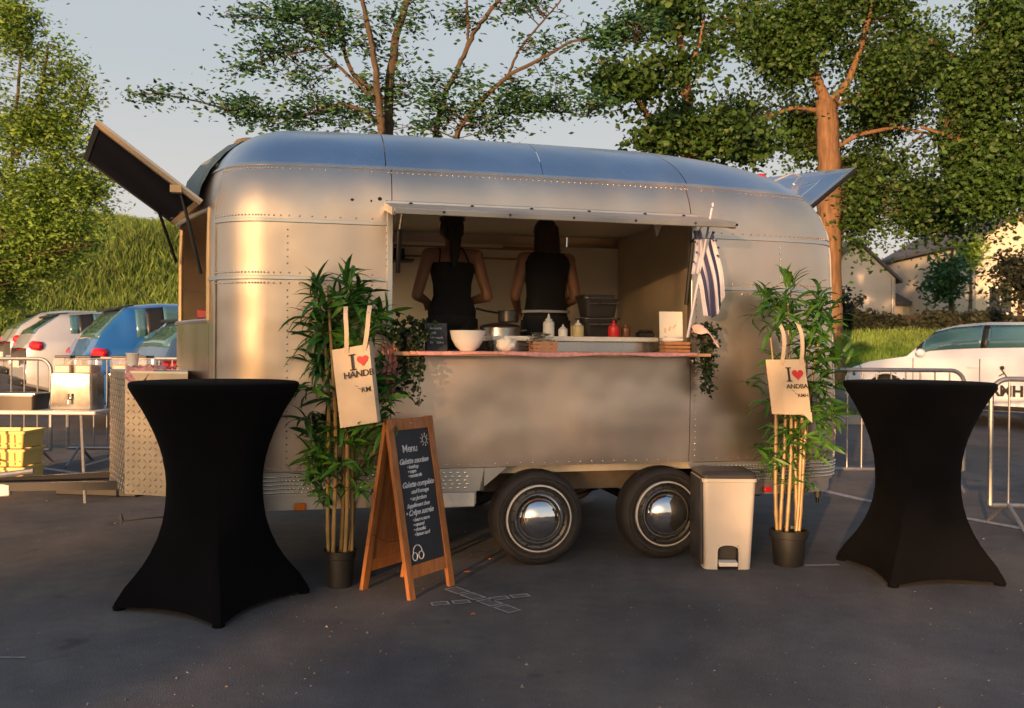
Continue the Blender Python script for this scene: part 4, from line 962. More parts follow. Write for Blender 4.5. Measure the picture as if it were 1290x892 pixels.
t = thing('condiment_tray', 'low black tray on the inner counter near the partition', 'tray', cpos(812, .3, IC), TH)
mb = MB(); mb.box((0, 0, .018), (.10, .08, .036), bev=.008).build('tray_body', 'black', t)
mb = MB(); mb.box((.0, -.01, .042), (.08, .05, .012), rz=.2, bev=.004).build('tray_lid', 'bindark', t)
# steel tubs stack
for k, (lab, z) in enumerate((('lower of two stacked dark steel tubs on the inner counter behind the bottles', IC), ('upper of two stacked dark steel tubs on the inner counter behind the bottles', IC+.133))):
    t = thing('steel_tub', lab, 'food tub', cpos(752, .50, z), TH, 'stacked steel food tubs'); mb = MB()
    ro = [rr(.20, .16, 0, .03), rr(.235, .2, .115, .035), rr(.26, .225, .117, .04), rr(.26, .225, .125, .04), rr(.23, .195, .124, .03), rr(.19, .15, .02, .03)]
    mb.grid(ro, closed=True); mb.add(ro[0], [tuple(range(len(ro[0])))[::-1]]); mb.add(ro[-1], [tuple(range(len(ro[-1])))]); mb.build('tub_body', 'darksteel', t, ang=35)
    mb = MB(); mb.tube([(-.10, -.12, .1), (-.10, -.135, .085), (.10, -.135, .085), (.10, -.12, .1)], .005, 6).build('tub_handle', 'steel', t)
    if k: mb = MB(); mb.box((-.01, .02, .135), (.22, .18, .018), bev=.006).build('tub_lid', 'bindark', t)
# pot
t = thing('cooking_pot', 'wide steel cooking pot on the inner counter between the two people', 'pot', cpos(630, .56, 1.28), TH)
mb = MB(); mb.lathe([(.12, 0), (.128, .008), (.13, .125), (.136, .13), (.126, .13), (.122, .02), (0, .015)], n=40).build('pot_body', 'steel', t, ang=40)
mb = MB(); mb.lathe([(.136, .131), (.12, .145), (.05, .16), (0, .163)], n=40).build('pot_lid', 'darksteel', t, ang=60)
mb = MB(); mb.tube([(-.13, -.03, .11), (-.165, -.03, .115), (-.165, .03, .115), (-.13, .03, .11)], .006, 6).build('pot_handle', 'steel', t)
mb = MB(); mb.tube([(.13, -.03, .11), (.165, -.03, .115), (.165, .03, .115), (.13, .03, .11)], .006, 6).build('pot_handle', 'steel', t)
t = thing('saucepan', 'small dark saucepan stacked on the wide cooking pot', 'pan', cpos(640, .56, 1.28+.164), TH)
mb = MB(); mb.lathe([(.06, 0), (.066, .006), (.068, .07), (.074, .074), (.064, .074), (.06, .01), (0, .01)], n=32).build('pan_body', 'darksteel', t, ang=40)
mb = MB(); mb.tube([(-.068, 0, .06), (-.15, -.02, .07), (-.22, -.03, .085)], .007, 6).build('pan_handle', 'black', t)
t = thing('pot_stand', 'steel cooker ledge under the wide cooking pot', 'cooker', cpos(630, .56, 1.0), TH)
mb = MB(); mb.box((-.10, 0, .135), (.5, .34, .27), bev=.01).build('cooker_body', 'darksteel', t)
mb = MB(); mb.lathe([(.10, .268), (.10, .28), (.08, .28)], n=24).build('burner_ring', 'dark', t)
# menu card on wooden block
t = thing('card_stand', 'wooden block crate at the right end of the serving shelf under the white card', 'crate', cpos(850, -.05), TH)
for k in range(3): mb = MB(); mb.box((0, 0, .011+.0225*k), (.165, .09, .019), bev=.003).build('wooden_slat', 'ply', t)
t = thing('menu_card', 'white card standing upright on the wooden block at the end of the shelf', 'sign', cpos(845, .0, SH+.0), TH)
mb = MB(); mb.box((0, .0, .155), (.15, .004, .19), rx=-.06).build('card_sheet', 'paper', t)
mb = MB(); mb.box((0, .02, .035), (.1, .03, .07)).build('card_foot', 'white', t)
for k in range(3): mb = MB(); mb.box((-.01+.03*(k-1), -.0035-.0035*k*0-.001, .135+.012*k), (.012, .001, .03), ry=.3*k).build('printed_mark', 'canvas', t)
t = thing('napkin_packet', 'soft white packet of napkins lying in front of the card', 'napkins', cpos(846, -.07, SH+.066), TH)
mb = MB(); mb.box((0, 0, .012), (.13, .07, .024), bev=.008).build('packet_body', 'paper', t)
mb = MB(); mb.box((0.01, -.0, .028), (.10, .05, .008), rz=.1, bev=.003).build('top_napkin', 'paper', t)
# pink cloth along the shelf
def cloth(name, label, u0, u1, v0, v1, z, drop, m_, amp=.006, fr=9, mid=.0):
    mb = MB(); rows = []
    nu = max(12, int((u1-u0)/.02))
    for i in range(nu+1):
        u = u0+(u1-u0)*i/nu; r_ = []
        for k, (v, dz) in enumerate(((v1, 0), (v0*.5+v1*.5, 0), (v0+.01, 0), (v0-.002, -.004), (v0-.006, -drop*.5), (v0-.007, -drop))):
            sag = drop*.5*math.sin(u*fr)*(k/5)+mid*math.sin(math.pi*(i/nu))*(k >= 4); r_.append(T(u, v-.004*math.sin(u*fr*2.3)*(k > 2), z+.003+dz-(sag if k > 3 else 0)+amp*.3*abs(mnoise.noise(Vector((u*8, v*8, 0))))*(k < 3)))
        rows.append(r_)
    mb.grid(rows); o_ = mb.build(name, m_, None); so = o_.modifiers.new('s', 'SOLIDIFY'); so.thickness = .002; tag(o_, label, 'cloth'); return o_
cloth('counter_cloth', 'pink and white cloth lying along the edge of the serving shelf', -.62, 1.06, -.235, -.02, 1.2545, .014, 'pink', mid=.010)
# ------------------------------------------------------------------ trailing ivy
def ivy(px, py, Y, label, strands, n_top, seed, rx=.1):
    rnd = random.Random(seed); b = at(px, py, Y); t = thing('trailing_ivy', label, 'plant', b, 0, 'trailing ivy at the ends of the serving shelf')
    st = MB(); P = []
    for (dx, L) in strands:
        q = Vector((rnd.gauss(dx*.3, .02), rnd.gauss(0, .02), .02)); path = [q.copy()]; n = int(L/.02)
        for i in range(n):
            q = q+Vector((dx/n*.8+rnd.gauss(0, .005), rnd.gauss(-.0015, .004), -.02)); path.append(q.copy())
            for _ in range(3): P.append(q+Vector((rnd.gauss(0, .012), rnd.gauss(0, .012), rnd.gauss(0, .008))))
        st.tube(path, .0018, 4, cap=False)
    for _ in range(n_top): P.append(Vector((rnd.gauss(0, rx), rnd.gauss(0, .05), rnd.gauss(.03, .035))))
    V, Fc = leaf_cloud(np.array([tuple(p) for p in P]), .032, .75, hang=.3); nmesh('ivy_leaves', V, Fc, 'ivy', t, 'stuff')
    st.build('vines', 'stem', t, kind='stuff')
    mb = MB(); mb.lathe([(.035, -.04), (.045, .02), (.04, .02), (0, .01)], n=16).build('planter', 'black', t); return t
ivy(517, 425, 4.78, 'bushy dark ivy trailing from the serving shelf beside the small chalkboard', [(-.02, .3), (.01, .34), (.04, .28), (-.05, .2), (.0, .26), (.06, .2), (.03, .36), (-.01, .22), (.05, .24), (-.07, .1), (.07, .14)], 420, 3, .055)
ivy(890, 426, 5.25, 'narrow ivy hanging below the flag at the rear end of the shelf', [(0, .34), (.02, .3), (-.02, .26), (.03, .33), (.01, .36), (-.03, .15), (.04, .2), (.0, .28), (.035, .25)], 160, 4, .035)
# drapes
def drape(name, label, px0, px1, py0, py1, Y, m_, seed, waves=3, cat='cloth'):
    mb = MB(); rows = []
    for i in range(15):
        f = i/14; r_ = []
        for j in range(17):
            g = j/16; x = px0+(px1-px0)*g; y = py0+(py1-py0)*f+4*math.sin(g*5+seed)*f; p = at(x+3*math.sin(f*4+seed), y, Y); p.y += .018*math.sin(g*math.pi*2*waves+seed)*(.3+f); r_.append(p)
        rows.append(r_)
    mb.grid(rows); o_ = mb.build(name, m_); so = o_.modifiers.new('s', 'SOLIDIFY'); so.thickness = .003; return tag(o_, label, cat)
drape('draped_towel', 'pink patterned cloth hanging behind the tote bag from the front end of the shelf', 478, 500, 432, 505, 4.80, 'pink', 1.0)
t0 = at(886, 410, 5.2); 
mb = MB(); rows = []
for i in range(13):
    a = i/12; r_ = []
    for j in range(11):
        g = j/10-.5; r_.append(Vector((t0.x-.07+.15*a, t0.y+g*.16, t0.z-.01+.018*math.sin(math.pi*min(1, a*1.1))-.075*a*a+.012*math.sin(a*9+g*8)-.16*g*g)))
    rows.append(r_)
mb.grid(rows); o_ = mb.build('folded_napkin', 'canvas'); so = o_.modifiers.new('s', 'SOLIDIFY'); so.thickness = .004; o_.data.materials[0] = mat('pale_pink_cotton', (.58, .44, .41), .9); tag(o_, 'pale pink cloth draped over the ivy planter beneath the flag', 'cloth')

# ------------------------------------------------------------------ flag
fg = thing('flag', 'navy and white striped flag hanging from a pole beside the serving window', 'flag', at(870, 420, 5.18))
org = at(870, 420, 5.18)
mb = MB(); mb.tube([at(866, 425, 5.2)-org, at(897, 262, 5.14)-org], [.008, .006], 8).build('flag_pole', 'flagwhite', fg)
mb = MB(); mb.ball(at(898, 258, 5.14)-org, (.008, .008, .014), 8, 6).build('pole_tip', 'flagwhite', fg)
nb = 7; 
def fpt(a, b):       # a: across the stripes, b: along them (downwards)
    topx, topy = 898-19*a, 290+62*a; botx, boty = 914-27*a, 374+26*math.sin(min(a*2.6, math.pi*.62))
    x = topx+(botx-topx)*(b**1.1); y = topy+(boty-topy)*b; x += 3*math.sin(b*3.2)*(1-a*.5)
    p = at(x, y, 5.15); p.y += .022*math.sin(a*14)*(.3+b)+.01*math.sin(b*7+a*4); return p-org
for s_ in range(nb):
    mb = MB(); rows = []
    for i in range(5):
        a = (s_+i/4)/nb; rows.append([fpt(a, j/24) for j in range(25)])
    o_ = mb.grid(rows).build('stripe', 'flagnavy' if s_ % 2 else 'flagwhite', fg); so = o_.modifiers.new('s', 'SOLIDIFY'); so.thickness = .0015
for k, (x, y) in enumerate(((899, 293), (902, 303), (905, 312), (897, 301), (904, 322), (876, 305), (878, 318), (874, 330))):
    mb = MB(); p = at(x, y, 5.115)-org; pts = []
    for q in range(10): r_ = .011 if q % 2 == 0 else .005; pts.append(p+Vector((r_*math.sin(q*math.pi/5), 0, r_*math.cos(q*math.pi/5))))
    mb.prism(pts, (0, .002, 0)).build('ermine_spot', 'flagnavy', fg)
drape_p = MB(); rows = []
for i in range(9):
    rows.append([at(873+10*(j/8)+3*math.sin(i*.5), 290+55*(i/8)+(j % 2), 5.17+.01*math.sin(j*1.5))-org for j in range(9)])
o_ = drape_p.grid(rows).build('canton', 'flagwhite', fg); so = o_.modifiers.new('s', 'SOLIDIFY'); so.thickness = .0015

# ------------------------------------------------------------------ people
def capsule(mb, a, b, ra, rb, n=14):
    a, b = Vector(a), Vector(b); mb.tube([a.lerp(b, i/5) for i in range(6)], [ra+(rb-ra)*i/5 for i in range(6)], n); mb.ball(a, ra, n, 8); mb.ball(b, rb, n, 8)
def person(px, v, label, pose, hair, top):
    p = cpos(px, v, .582); t = thing('person', label, 'person', p, TH+pose.get('rz', 0))
    mb = MB()
    sc = pose.get('h', 1.60)/1.62
    mb.ball((0, .0, .93), (.155, .105, .11)); mb.ball((0, 0, 1.06), (.115, .085, .13)); mb.ball((0, .0, 1.2), (.135, .095, .14)); mb.ball((0, -.005, 1.30), (.15, .085, .085)); mb.ball((0, -.01, 1.345), (.12, .06, .045))
    capsule(mb, (0, -.005, 1.34), (0, .01, 1.43), .056, .05)
    mb.ball((0, .03, 1.515), (.073, .09, .10)); mb.ball((0, .055, 1.465), (.052, .06, .055)); mb.ball((0, .118, 1.50), (.013, .02, .024)); 
    for s in (-1, 1):
        mb.ball((s*.073, .02, 1.50), (.012, .02, .03)); mb.ball((s*.045, -.03, 1.28), (.05, .06, .07)); mb.ball((s*.06, .07, 1.22), (.05, .045, .05))
        sh = Vector((s*.165, -.005, 1.335)); elb = Vector((s*pose['ex'], pose['ey'], pose['ez'])); wr = Vector((s*pose['wx'], pose['wy'], pose['wz']))
        capsule(mb, (s*.08, 0, 1.345), sh, .045, .052); capsule(mb, sh, elb, .047, .038); capsule(mb, elb, wr, .038, .025)
        hd = (wr-elb).normalized(); hd = Vector((hd.x*.6, hd.y, hd.z-.15)).normalized(); pc = wr+hd*.05
        side = hd.cross(Vector((0, 0, 1))).normalized()
        for q in range(4): off = side*((q-1.5)*.019); mb.tube([wr+off*.5, pc+off], [.014, .013], 8); a_ = pc+off; b_ = a_+hd*(.03-.003*abs(q-1.5)); c_ = b_+hd*.02+Vector((0, 0, -.016)); d_ = c_+hd*.006+Vector((0, 0, -.018)); mb.tube([a_, b_, c_, d_], [.0095, .009, .0085, .007], 8)
        th0 = wr+hd*.015-side*s*-.02; mb.tube([th0, th0+side*-s*.02+hd*.025, th0+side*-s*.025+hd*.045+Vector((0, 0, -.01))], [.012, .0105, .009], 8)
        capsule(mb, (s*.085, 0, .88), (s*.095, .0, .49), .085, .056); capsule(mb, (s*.095, 0, .49), (s*.10, -.02, .09), .052, .036)
        mb.ball((s*.095, -.03, .36), (.045, .05, .11)); mb.ball((s*.10, .03, .035), (.042, .11, .036)); mb.ball((s*.1, -.05, .04), (.035, .04, .04))
    me = D.meshes.new('b'); me.from_pydata([tuple(v_) for v_ in mb.v], [], mb.f); o = D.objects.new('b', me); C.objects.link(o)
    r = o.modifiers.new('r', 'REMESH'); r.mode = 'VOXEL'; r.voxel_size = .0085; s2 = o.modifiers.new('s', 'SMOOTH'); s2.iterations = 3; s2.factor = .5
    me2 = D.meshes.new_from_object(o.evaluated_get(bpy.context.evaluated_depsgraph_get())); D.objects.remove(o); me2.materials.clear(); me2.materials.append(M['skin']); me2.shade_smooth(); me2.name = 'body'
    b = link('body', me2, t); b.scale = (sc,)*3
    def sub(name, mb2, m_, ang=60): o2 = mb2.build(name, m_, t, ang=ang); o2.scale = (sc,)*3; return o2
    def loft(secs, n=28): return MB().grid([[Vector((cx_+rx*math.cos(2*math.pi*k/n), cy_+ry*math.sin(2*math.pi*k/n), z)) for k in range(n)] for z, rx, ry, cx_, cy_ in secs], closed=True)
    if top == 'strap':
        sub('tank_top', loft([(.90, .165, .115, 0, 0), (.96, .168, .118, 0, 0), (1.06, .130, .097, 0, 0), (1.14, .134, .103, 0, .0), (1.22, .152, .118, 0, .005), (1.27, .153, .115, 0, .005), (1.285, .145, .110, 0, 0)]), 'blackcloth')
        for a_, b_ in (((-.105, -.10, 1.275), (-.095, -.075, 1.375)), ((.10, -.10, 1.28), (.055, -.07, 1.385))): sub('strap', MB().tube([a_, Vector(a_).lerp(Vector(b_), .5)+Vector((0, -.012, 0)), b_, (b_[0], .01, 1.385), (b_[0]*1.1, .07, 1.34)], .0055, 6), 'blackcloth')
    else:
        sub('sleeveless_top', loft([(.92, .160, .112, 0, 0), (1.0, .150, .108, 0, 0), (1.08, .140, .104, 0, 0), (1.16, .146, .108, 0, 0), (1.24, .166, .118, 0, 0), (1.30, .180, .112, 0, -.005), (1.345, .172, .095, 0, -.008), (1.375, .13, .078, 0, -.01), (1.40, .066, .064, 0, 0)]), 'blackcloth')
        sub('belt', loft([(.955, .171, .123, 0, 0), (.956, .176, .127, 0, 0), (.972, .176, .127, 0, 0), (.973, .171, .123, 0, 0)]), 'flagwhite')
    leg = MB()
    for s in (-1, 1): leg.tube([(s*.08, 0, .90), (s*.09, 0, .7), (s*.097, 0, .49), (s*.1, -.015, .3), (s*.1, -.02, .09)], [.10, .096, .07, .068, .062], 18)
    leg.ball((0, 0, .90), (.170, .12, .10), 24, 12)
    sub('trousers', leg, 'denim')
    for s in (-1, 1): sub('shoe', MB().ball((s*.10, .03, .035), (.050, .13, .045), 18, 10), 'black')
    hm = MB()
    if hair == 'pony':
        hm.ball((0, .018, 1.535), (.083, .098, .098), 24, 14); hm.ball((0, -.03, 1.50), (.072, .05, .07), 18, 10)
        hm.tube([(0, -.07, 1.56), (0, -.10, 1.52), (.003, -.105, 1.43), (.0, -.10, 1.33), (-.004, -.105, 1.25)], [.03, .045, .040, .034, .012], 14)
        hm.v = [v_ for v_ in hm.v]
        sub('hair', hm, 'hair'); sub('cap_band', MB().lathe([(.084, 0), (.088, .008), (.088, .022), (.083, .03)], (0, .018, 1.575), n=32, sy=1.1), 'black')
    else:
        hm.ball((0, .015, 1.54), (.086, .10, .096), 24, 14)
        rows = []
        for k in range(12):
            f = k/11; z = 1.57-.225*f; rx = .083+.012*math.sin(f*2.2); ry = .075-.02*f; rows.append([Vector((rx*math.cos(a_), -.012-.02*f+ry*math.sin(a_)*-1-.004*math.sin(a_*11), z-.012*math.sin(a_*5)*f)) for a_ in [math.pi*q/20*1.2-.3 for q in range(21)]])
        hm.grid(rows); sub('hair', hm, 'hair')
    for s in (-1, 1): sub('eye', MB().ball((s*.03, .108, 1.525), (.012, .008, .007), 10, 6), 'ceramic')
    return t
person(569, .92, 'person seen from behind in a black strappy top, dark hair tied up', dict(ex=.245, ey=-.02, ez=1.06, wx=.14, wy=.22, wz=1.03, h=1.60), 'pony', 'strap')
person(687, .98, 'person seen from behind in a black sleeveless top, brown hair down to the shoulders', dict(ex=.225, ey=.0, ez=1.07, wx=.15, wy=.23, wz=.99, h=1.60), 'long', 'vest')
M['hair2'] = mat('brown_hair', (.03, .014, .009), .4, var=.4, scale=60, stretch=(4, 4, .3), bump=.5, bscale=120)
[o for o in D.objects if o.name.startswith('hair')][-1].data.materials[0] = M['hair2']

# ------------------------------------------------------------------ left service area
def barrier(a, b, label, nb=None, feet=True):
    a, b = Vector(a), Vector(b); L = (b-a).length; rz = math.atan2(b.y-a.y, b.x-a.x); z0 = H((a.x+b.x)/2, (a.y+b.y)/2)
    t = thing('crowd_barrier', label, 'barrier', (a.x, a.y, z0), rz, 'galvanised crowd barriers'); r = .12; top = 1.08; bot = .17
    pth = [(0, 0, bot), (0, 0, top-r)]+[(r-r*math.cos(q), 0, top-r+r*math.sin(q)) for q in [math.pi/2*i/6 for i in range(1, 7)]]+[(L/2, 0, top)]+[(L-r+r*math.sin(q), 0, top-r+r*math.cos(q)) for q in [math.pi/2*i/6 for i in range(0, 7)]]+[(L, 0, bot)]
    MB().tube(pth, .019, 8).build('outer_frame', 'galv', t); MB().tube([(0, 0, bot), (L, 0, bot)], .017, 8).build('bottom_rail', 'galv', t)
    n = nb or int(L/.125); bar = None
    for i in range(1, n):
        x = L*i/n
        if bar is None: bar = MB().tube([(0, 0, bot), (0, 0, top-.01)], .0075, 6).build('bar', 'galv', t); bar.location.x = x
        else: o = bar.copy(); C.objects.link(o); o.parent = t; o.location = (x, 0, 0)
    for x in (.12, L-.12):
        MB().tube([(x, -.28, .012), (x, -.03, bot), (x, .03, bot), (x, .28, .012)], .014, 6).build('foot_bracket', 'galv', t)
    return t
barrier((-6.7, 8.7, 0), (-4.62, 8.75, 0), 'crowd barrier behind the folding table, in front of the silver car')
barrier((-4.5, 8.85, 0), (-2.4, 8.9, 0), 'crowd barrier behind the drink dispensers, in front of the blue cars')
barrier((1.9, 8.05, 0), (4.12, 7.95, 0), 'crowd barrier reaching out from behind the trailer, in front of the white car')
barrier((3.46, 6.3, 0), (5.6, 6.15, 0), 'crowd barrier beside the black bar table, nearer the camera than the other one')
# folding table
ft = thing('folding_table', 'white-topped folding table with drink dispensers in front of the barriers', 'table', (-4.15, 7.35, 0))
MB().box((0, 0, .735), (1.62, .7, .035), bev=.008).build('table_top', 'tabletop', ft)
for x in (-.7, .7):
    for y in (-.28, .28): MB().tube([(x, y, 0), (x*.95, y, .72)], .014, 8).build('leg', 'galv', ft)
    MB().tube([(x*.98, -.28, .3), (x*.98, .28, .3)], .010, 6).build('leg_brace', 'galv', ft)
def dispenser(x, y, label):
    t = thing('drink_dispenser', label, 'drink dispenser', (x, y, .7535), .05, 'steel drink dispensers on the folding table')
    ro = [rr(.33, .26, 0, .02), rr(.34, .27, .01, .02), rr(.33, .26, .29, .02)]; mb = MB(); mb.grid(ro, closed=True); mb.add(ro[-1], [tuple(range(len(ro[-1])))]); mb.build('steel_housing', 'steel', t, ang=30)
    for dx in (-.082, .082):
        ro = [rr(.15, .22, .291, .03), rr(.155, .23, .40, .03), rr(.14, .2, .42, .03)]; mb = MB(); mb.grid(ro, closed=True); mb.add(ro[-1], [tuple(range(len(ro[-1])))]); mb.v = [v+Vector((dx, 0, 0)) for v in mb.v]; mb.build('clear_tank', 'glass', t, ang=30)
        MB().box((dx, 0, .33), (.13, .2, .07), bev=.01).build('drink_level', 'tea', t)
        MB().box((dx, 0, .43), (.13, .19, .02), bev=.006).build('tank_lid', 'bindark', t)
    MB().tube([(0, -.13, .09), (0, -.165, .09), (0, -.17, .05)], .009, 8).build('tap', 'chrome', t); MB().box((0, -.17, .11), (.016, .016, .05), bev=.003).build('tap_lever', 'black', t); return t
dispenser(-3.58, 7.2, 'steel drink dispenser with clear tanks beside the steel tray')
dispenser(-3.19-.03, 7.42, 'steel drink dispenser with clear tanks partly behind the chequer-plate box')
t = thing('steel_tray', 'shallow covered steel tray on the folding table beside the dispensers', 'tray', (-4.02, 7.15, .7535))
ro = [rr(.34, .24, 0, .02), rr(.37, .26, .11, .03), rr(.40, .29, .112, .03), rr(.40, .29, .12, .03)]; mb = MB(); mb.grid(ro, closed=True); mb.add(ro[-1], [tuple(range(len(ro[-1])))]); mb.build('tray_body', 'darksteel', t, ang=30)
MB().box((0, 0, .128), (.38, .27, .014), bev=.004).build('tray_lid', 'steel', t)
t = thing('blue_cooler', 'dark blue cool box cut by the edge of the picture on the folding table', 'cool box', (-4.42, 7.2, .7535))
MB().box((-.0, 0, .10), (.22, .26, .2), bev=.02).build('cooler_body', 'carnavy', t); MB().box((0, 0, .215), (.23, .27, .03), bev=.01).build('cooler_lid', 'white', t)
# cup, cloth on chequer box
ctr = TR @ Vector(((pl[0]+pl[1]+pl[2]+pl[3])/4).to_tuple()); ztop = .40+hh+.0125
c_ = at(167, 476, 5.3); t = thing('paper_cup', 'white paper cup standing on the chequer-plate box', 'cup', (c_.x, c_.y, ztop))
MB().lathe([(.026, 0), (.038, .098), (.040, .1), (.036, .1), (.025, .006), (0, .006)], n=24).build('cup_wall', 'ceramic', t, ang=50)
MB().lathe([(.040, .098), (.0415, .101), (.040, .104), (.037, .101)], n=24).build('cup_rim', 'ceramic', t)
c2 = at(190, 476, 5.25); rows = []
for i in range(15):
    rows.append([Vector((c2.x-.10+.24*i/14, c2.y-.14+.2*j/10, ztop+.014+.035*abs(mnoise.noise(Vector((i*.45, j*.5, 2))))-(.10*(1 if j < 2 else 0)*(.5+.5*math.sin(i*.4))))) for j in range(11)])
mb = MB(); mb.grid(rows); o_ = mb.build('crumpled_cloth', 'pinkwhite' if 'pinkwhite' in M else 'pink'); so = o_.modifiers.new('s', 'SOLIDIFY'); so.thickness = .003; tag(o_, 'crumpled pink and white cloth on the chequer-plate box behind the bar table', 'cloth')
# yellow crates
for k in range(3):
    t = thing('yellow_crate', ('bottom', 'middle', 'top')[k]+' one of the three yellow plastic crates stacked behind the drawbar', 'crate', (-4.66, 8.0, .025+.162*k), .03, 'stack of yellow crates')
    mb = MB(); ro = [rr(.54, .36, 0, .02), rr(.57, .38, .13, .02), rr(.60, .40, .132, .02), rr(.60, .40, .155, .02), rr(.56, .36, .155, .02), rr(.52, .34, .01, .02)]; mb.grid(ro, closed=True); mb.add(ro[0], [tuple(range(len(ro[0])))[::-1]]); mb.add(ro[-1], [tuple(range(len(ro[-1])))]); mb.build('crate_body', 'crate', t, ang=30)
    for x in (-.2, -.07, .07, .2): MB().box((x, -.190, .07), (.012, .012, .11), rx=.08).build('rib', 'crate', t)
    MB().box((0, -.189, .045), (.5, .012, .01), rx=.08).build('rib', 'crate', t)
t = thing('pallet_box', 'low dark crate on the ground under the folding table', 'crate', (-3.5, 7.6, 0), -.15)
MB().box((0, 0, .07), (.75, .4, .14), bev=.01).build('crate_body', 'dark', t); MB().box((0, 0, .145), (.6, .3, .02), rz=.1, bev=.004).build('crate_lid', 'bindark', t)

# ------------------------------------------------------------------ cars
def car(name, label, cat, paint, loc, heading, L=4.2, W=1.78, Hh=1.48, kind='hatch', extras=None, wb=2.55):
    t = thing(name, label, cat, loc, heading); hl = L/2
    # side profile controls (x from rear -hl to front +hl)
    def interp(x, pts):
        for (a, b) in zip(pts, pts[1:]):
            if x <= b[0]: f = (x-a[0])/(b[0]-a[0]+1e-9); f = f*f*(3-2*f) if len(a) > 2 else f; return a[1]+(b[1]-a[1])*f
        return pts[-1][1]
    belt = [(-hl, .86), (-hl+.1, .98), (-hl+.5, 1.0), (0, .96), (hl-1.25, .93), (hl-.45, .86), (hl-.12, .76), (hl, .60)]
    rr_ = .28 if kind == 'hatch' else .5
    roof = [(-hl, .86), (-hl+.08, .99), (-hl+rr_*.4+.05, 1.15), (-hl+rr_+.22, Hh-.07), (-hl+rr_+.65, Hh-.015), (-.05, Hh), (.35, Hh-.03), (.62, Hh-.10), (hl-1.02, .945), (hl-.45, .86), (hl-.12, .76), (hl, .60)]
    bot = lambda x: .20+.10*max(0, (abs(x)-hl+.35)/.35)
    halfw = lambda x: W/2*(1-.16*max(0, (abs(x)-hl+.75)/.75)**2.2)
    NS = 96; secs = []; xs_ = [-hl+L*i/NS for i in range(NS+1)]
    wx = (-wb/2-.03, wb/2+.02); R = .36
    for x in xs_:
        bz = interp(x, belt); rz_ = max(bz, interp(x, roof)); hw = halfw(x); b0 = bot(x)
        g = max(0, rz_-bz); tum = .20*min(1, g/.4)
        row = [(hw*.86, b0), (hw*.97, b0+.04), (hw*.995, b0+.14), (hw, .42), (hw, .52), (hw*.985, .62), (hw*.985, .70), (hw*.975, bz-.10), (hw*.955, bz-.03), (hw*.93, bz), (hw*.93-tum*.25, bz+g*.22), (hw*.93-tum*.5, bz+g*.5), (hw*.93-tum*.72, bz+g*.76), (hw*.93-tum*.95, bz+g*.90), (hw*.93-tum*1.35, bz+g*.97), (hw*.5, bz+g), (0, bz+g+.012)]
        secs.append([(x, y, min(z, rz_+.012) if g == 0 else z) for y, z in row])
    NR = len(secs[0])
    parts = {}
    def put(nm, vs): 
        parts.setdefault(nm, MB()).add(vs, [(0, 1, 2, 3)])
    rear_glass_x = -hl+rr_+.20; wind0, wind1 = .58, hl-1.05
    for i in range(NS):
        xm = (xs_[i]+xs_[i+1])/2; g = interp(xm, roof)-interp(xm, belt)
        for j in range(NR-1):
            zc = (secs[i][j][2]+secs[i][j+1][2])/2
            if any((xm-w_)**2+(zc-.33)**2 < R*R for w_ in wx) and j < 8: continue
            for s in (-1, 1):
                vs = [Vector((x, s*y, z)) for x, y, z in (secs[i][j], secs[i+1][j], secs[i+1][j+1], secs[i][j+1])]
                nm = 'body'
                if g > .07:
                    fwd = xm > wind0 and xm < wind1+.02; back = xm < rear_glass_x and g > .1
                    if 10 <= j <= 12 and g > .16:
                        pill = abs(xm-(-.12)) < .05 or abs(xm-(-hl+rr_+.55)) < .10 or xm > hl-1.25 or (xm < -hl+rr_+.30)
                        xr = (zc-interp(xm, belt))/max(g, .01)
                        nm = 'side_window' if not pill else 'window_pillar'
                        if xm < -hl+rr_+.30: nm = 'body'
                    elif j >= 14 and fwd: nm = 'windscreen'
                    elif j >= 14 and back: nm = 'rear_window'
                    elif j == 13 or j == 14: nm = 'body'
                put(nm, vs)
    mats = dict(body=paint, side_window='glassblue', windscreen='glassblue', rear_window='glassblue', window_pillar='black')
    import bmesh
    for nm, mb in parts.items():
        if nm in ('side_window', 'window_pillar'):
            pcs = {}
            for k in range(0, len(mb.v), 4):
                c_ = sum(mb.v[k:k+4], Vector())/4; key = (c_.y > 0, 0 if c_.x < -.8 else 1 if c_.x < .4 else 2) if nm == 'window_pillar' else (c_.y > 0, 0 if c_.x < -hl+rr_+.55 else 1 if c_.x < -.12 else 2); pcs.setdefault(key, MB()).add(mb.v[k:k+4], [(0, 1, 2, 3)])
            lst = [(nm, p_) for p_ in pcs.values()]
        else: lst = [(nm, mb)]
        for n_, p_ in lst:
            o = p_.build(n_, mats[nm], t, rc=False); bm = bmesh.new(); bm.from_mesh(o.data); bmesh.ops.remove_doubles(bm, verts=bm.verts, dist=1e-4); bmesh.ops.recalc_face_normals(bm, faces=bm.faces); bm.to_mesh(o.data); bm.free(); finish(o.data, True, 35)
            if n_ != 'body': so = o.modifiers.new('s', 'SOLIDIFY'); so.thickness = .008; so.offset = .6
    MB().box((0, 0, .55), (L*.9, W*.78, .5)).build('cabin_floor', 'black', t)
    MB().box((0, 0, .27), (L*.86, W*.8, .1)).build('underbody', 'black', t)
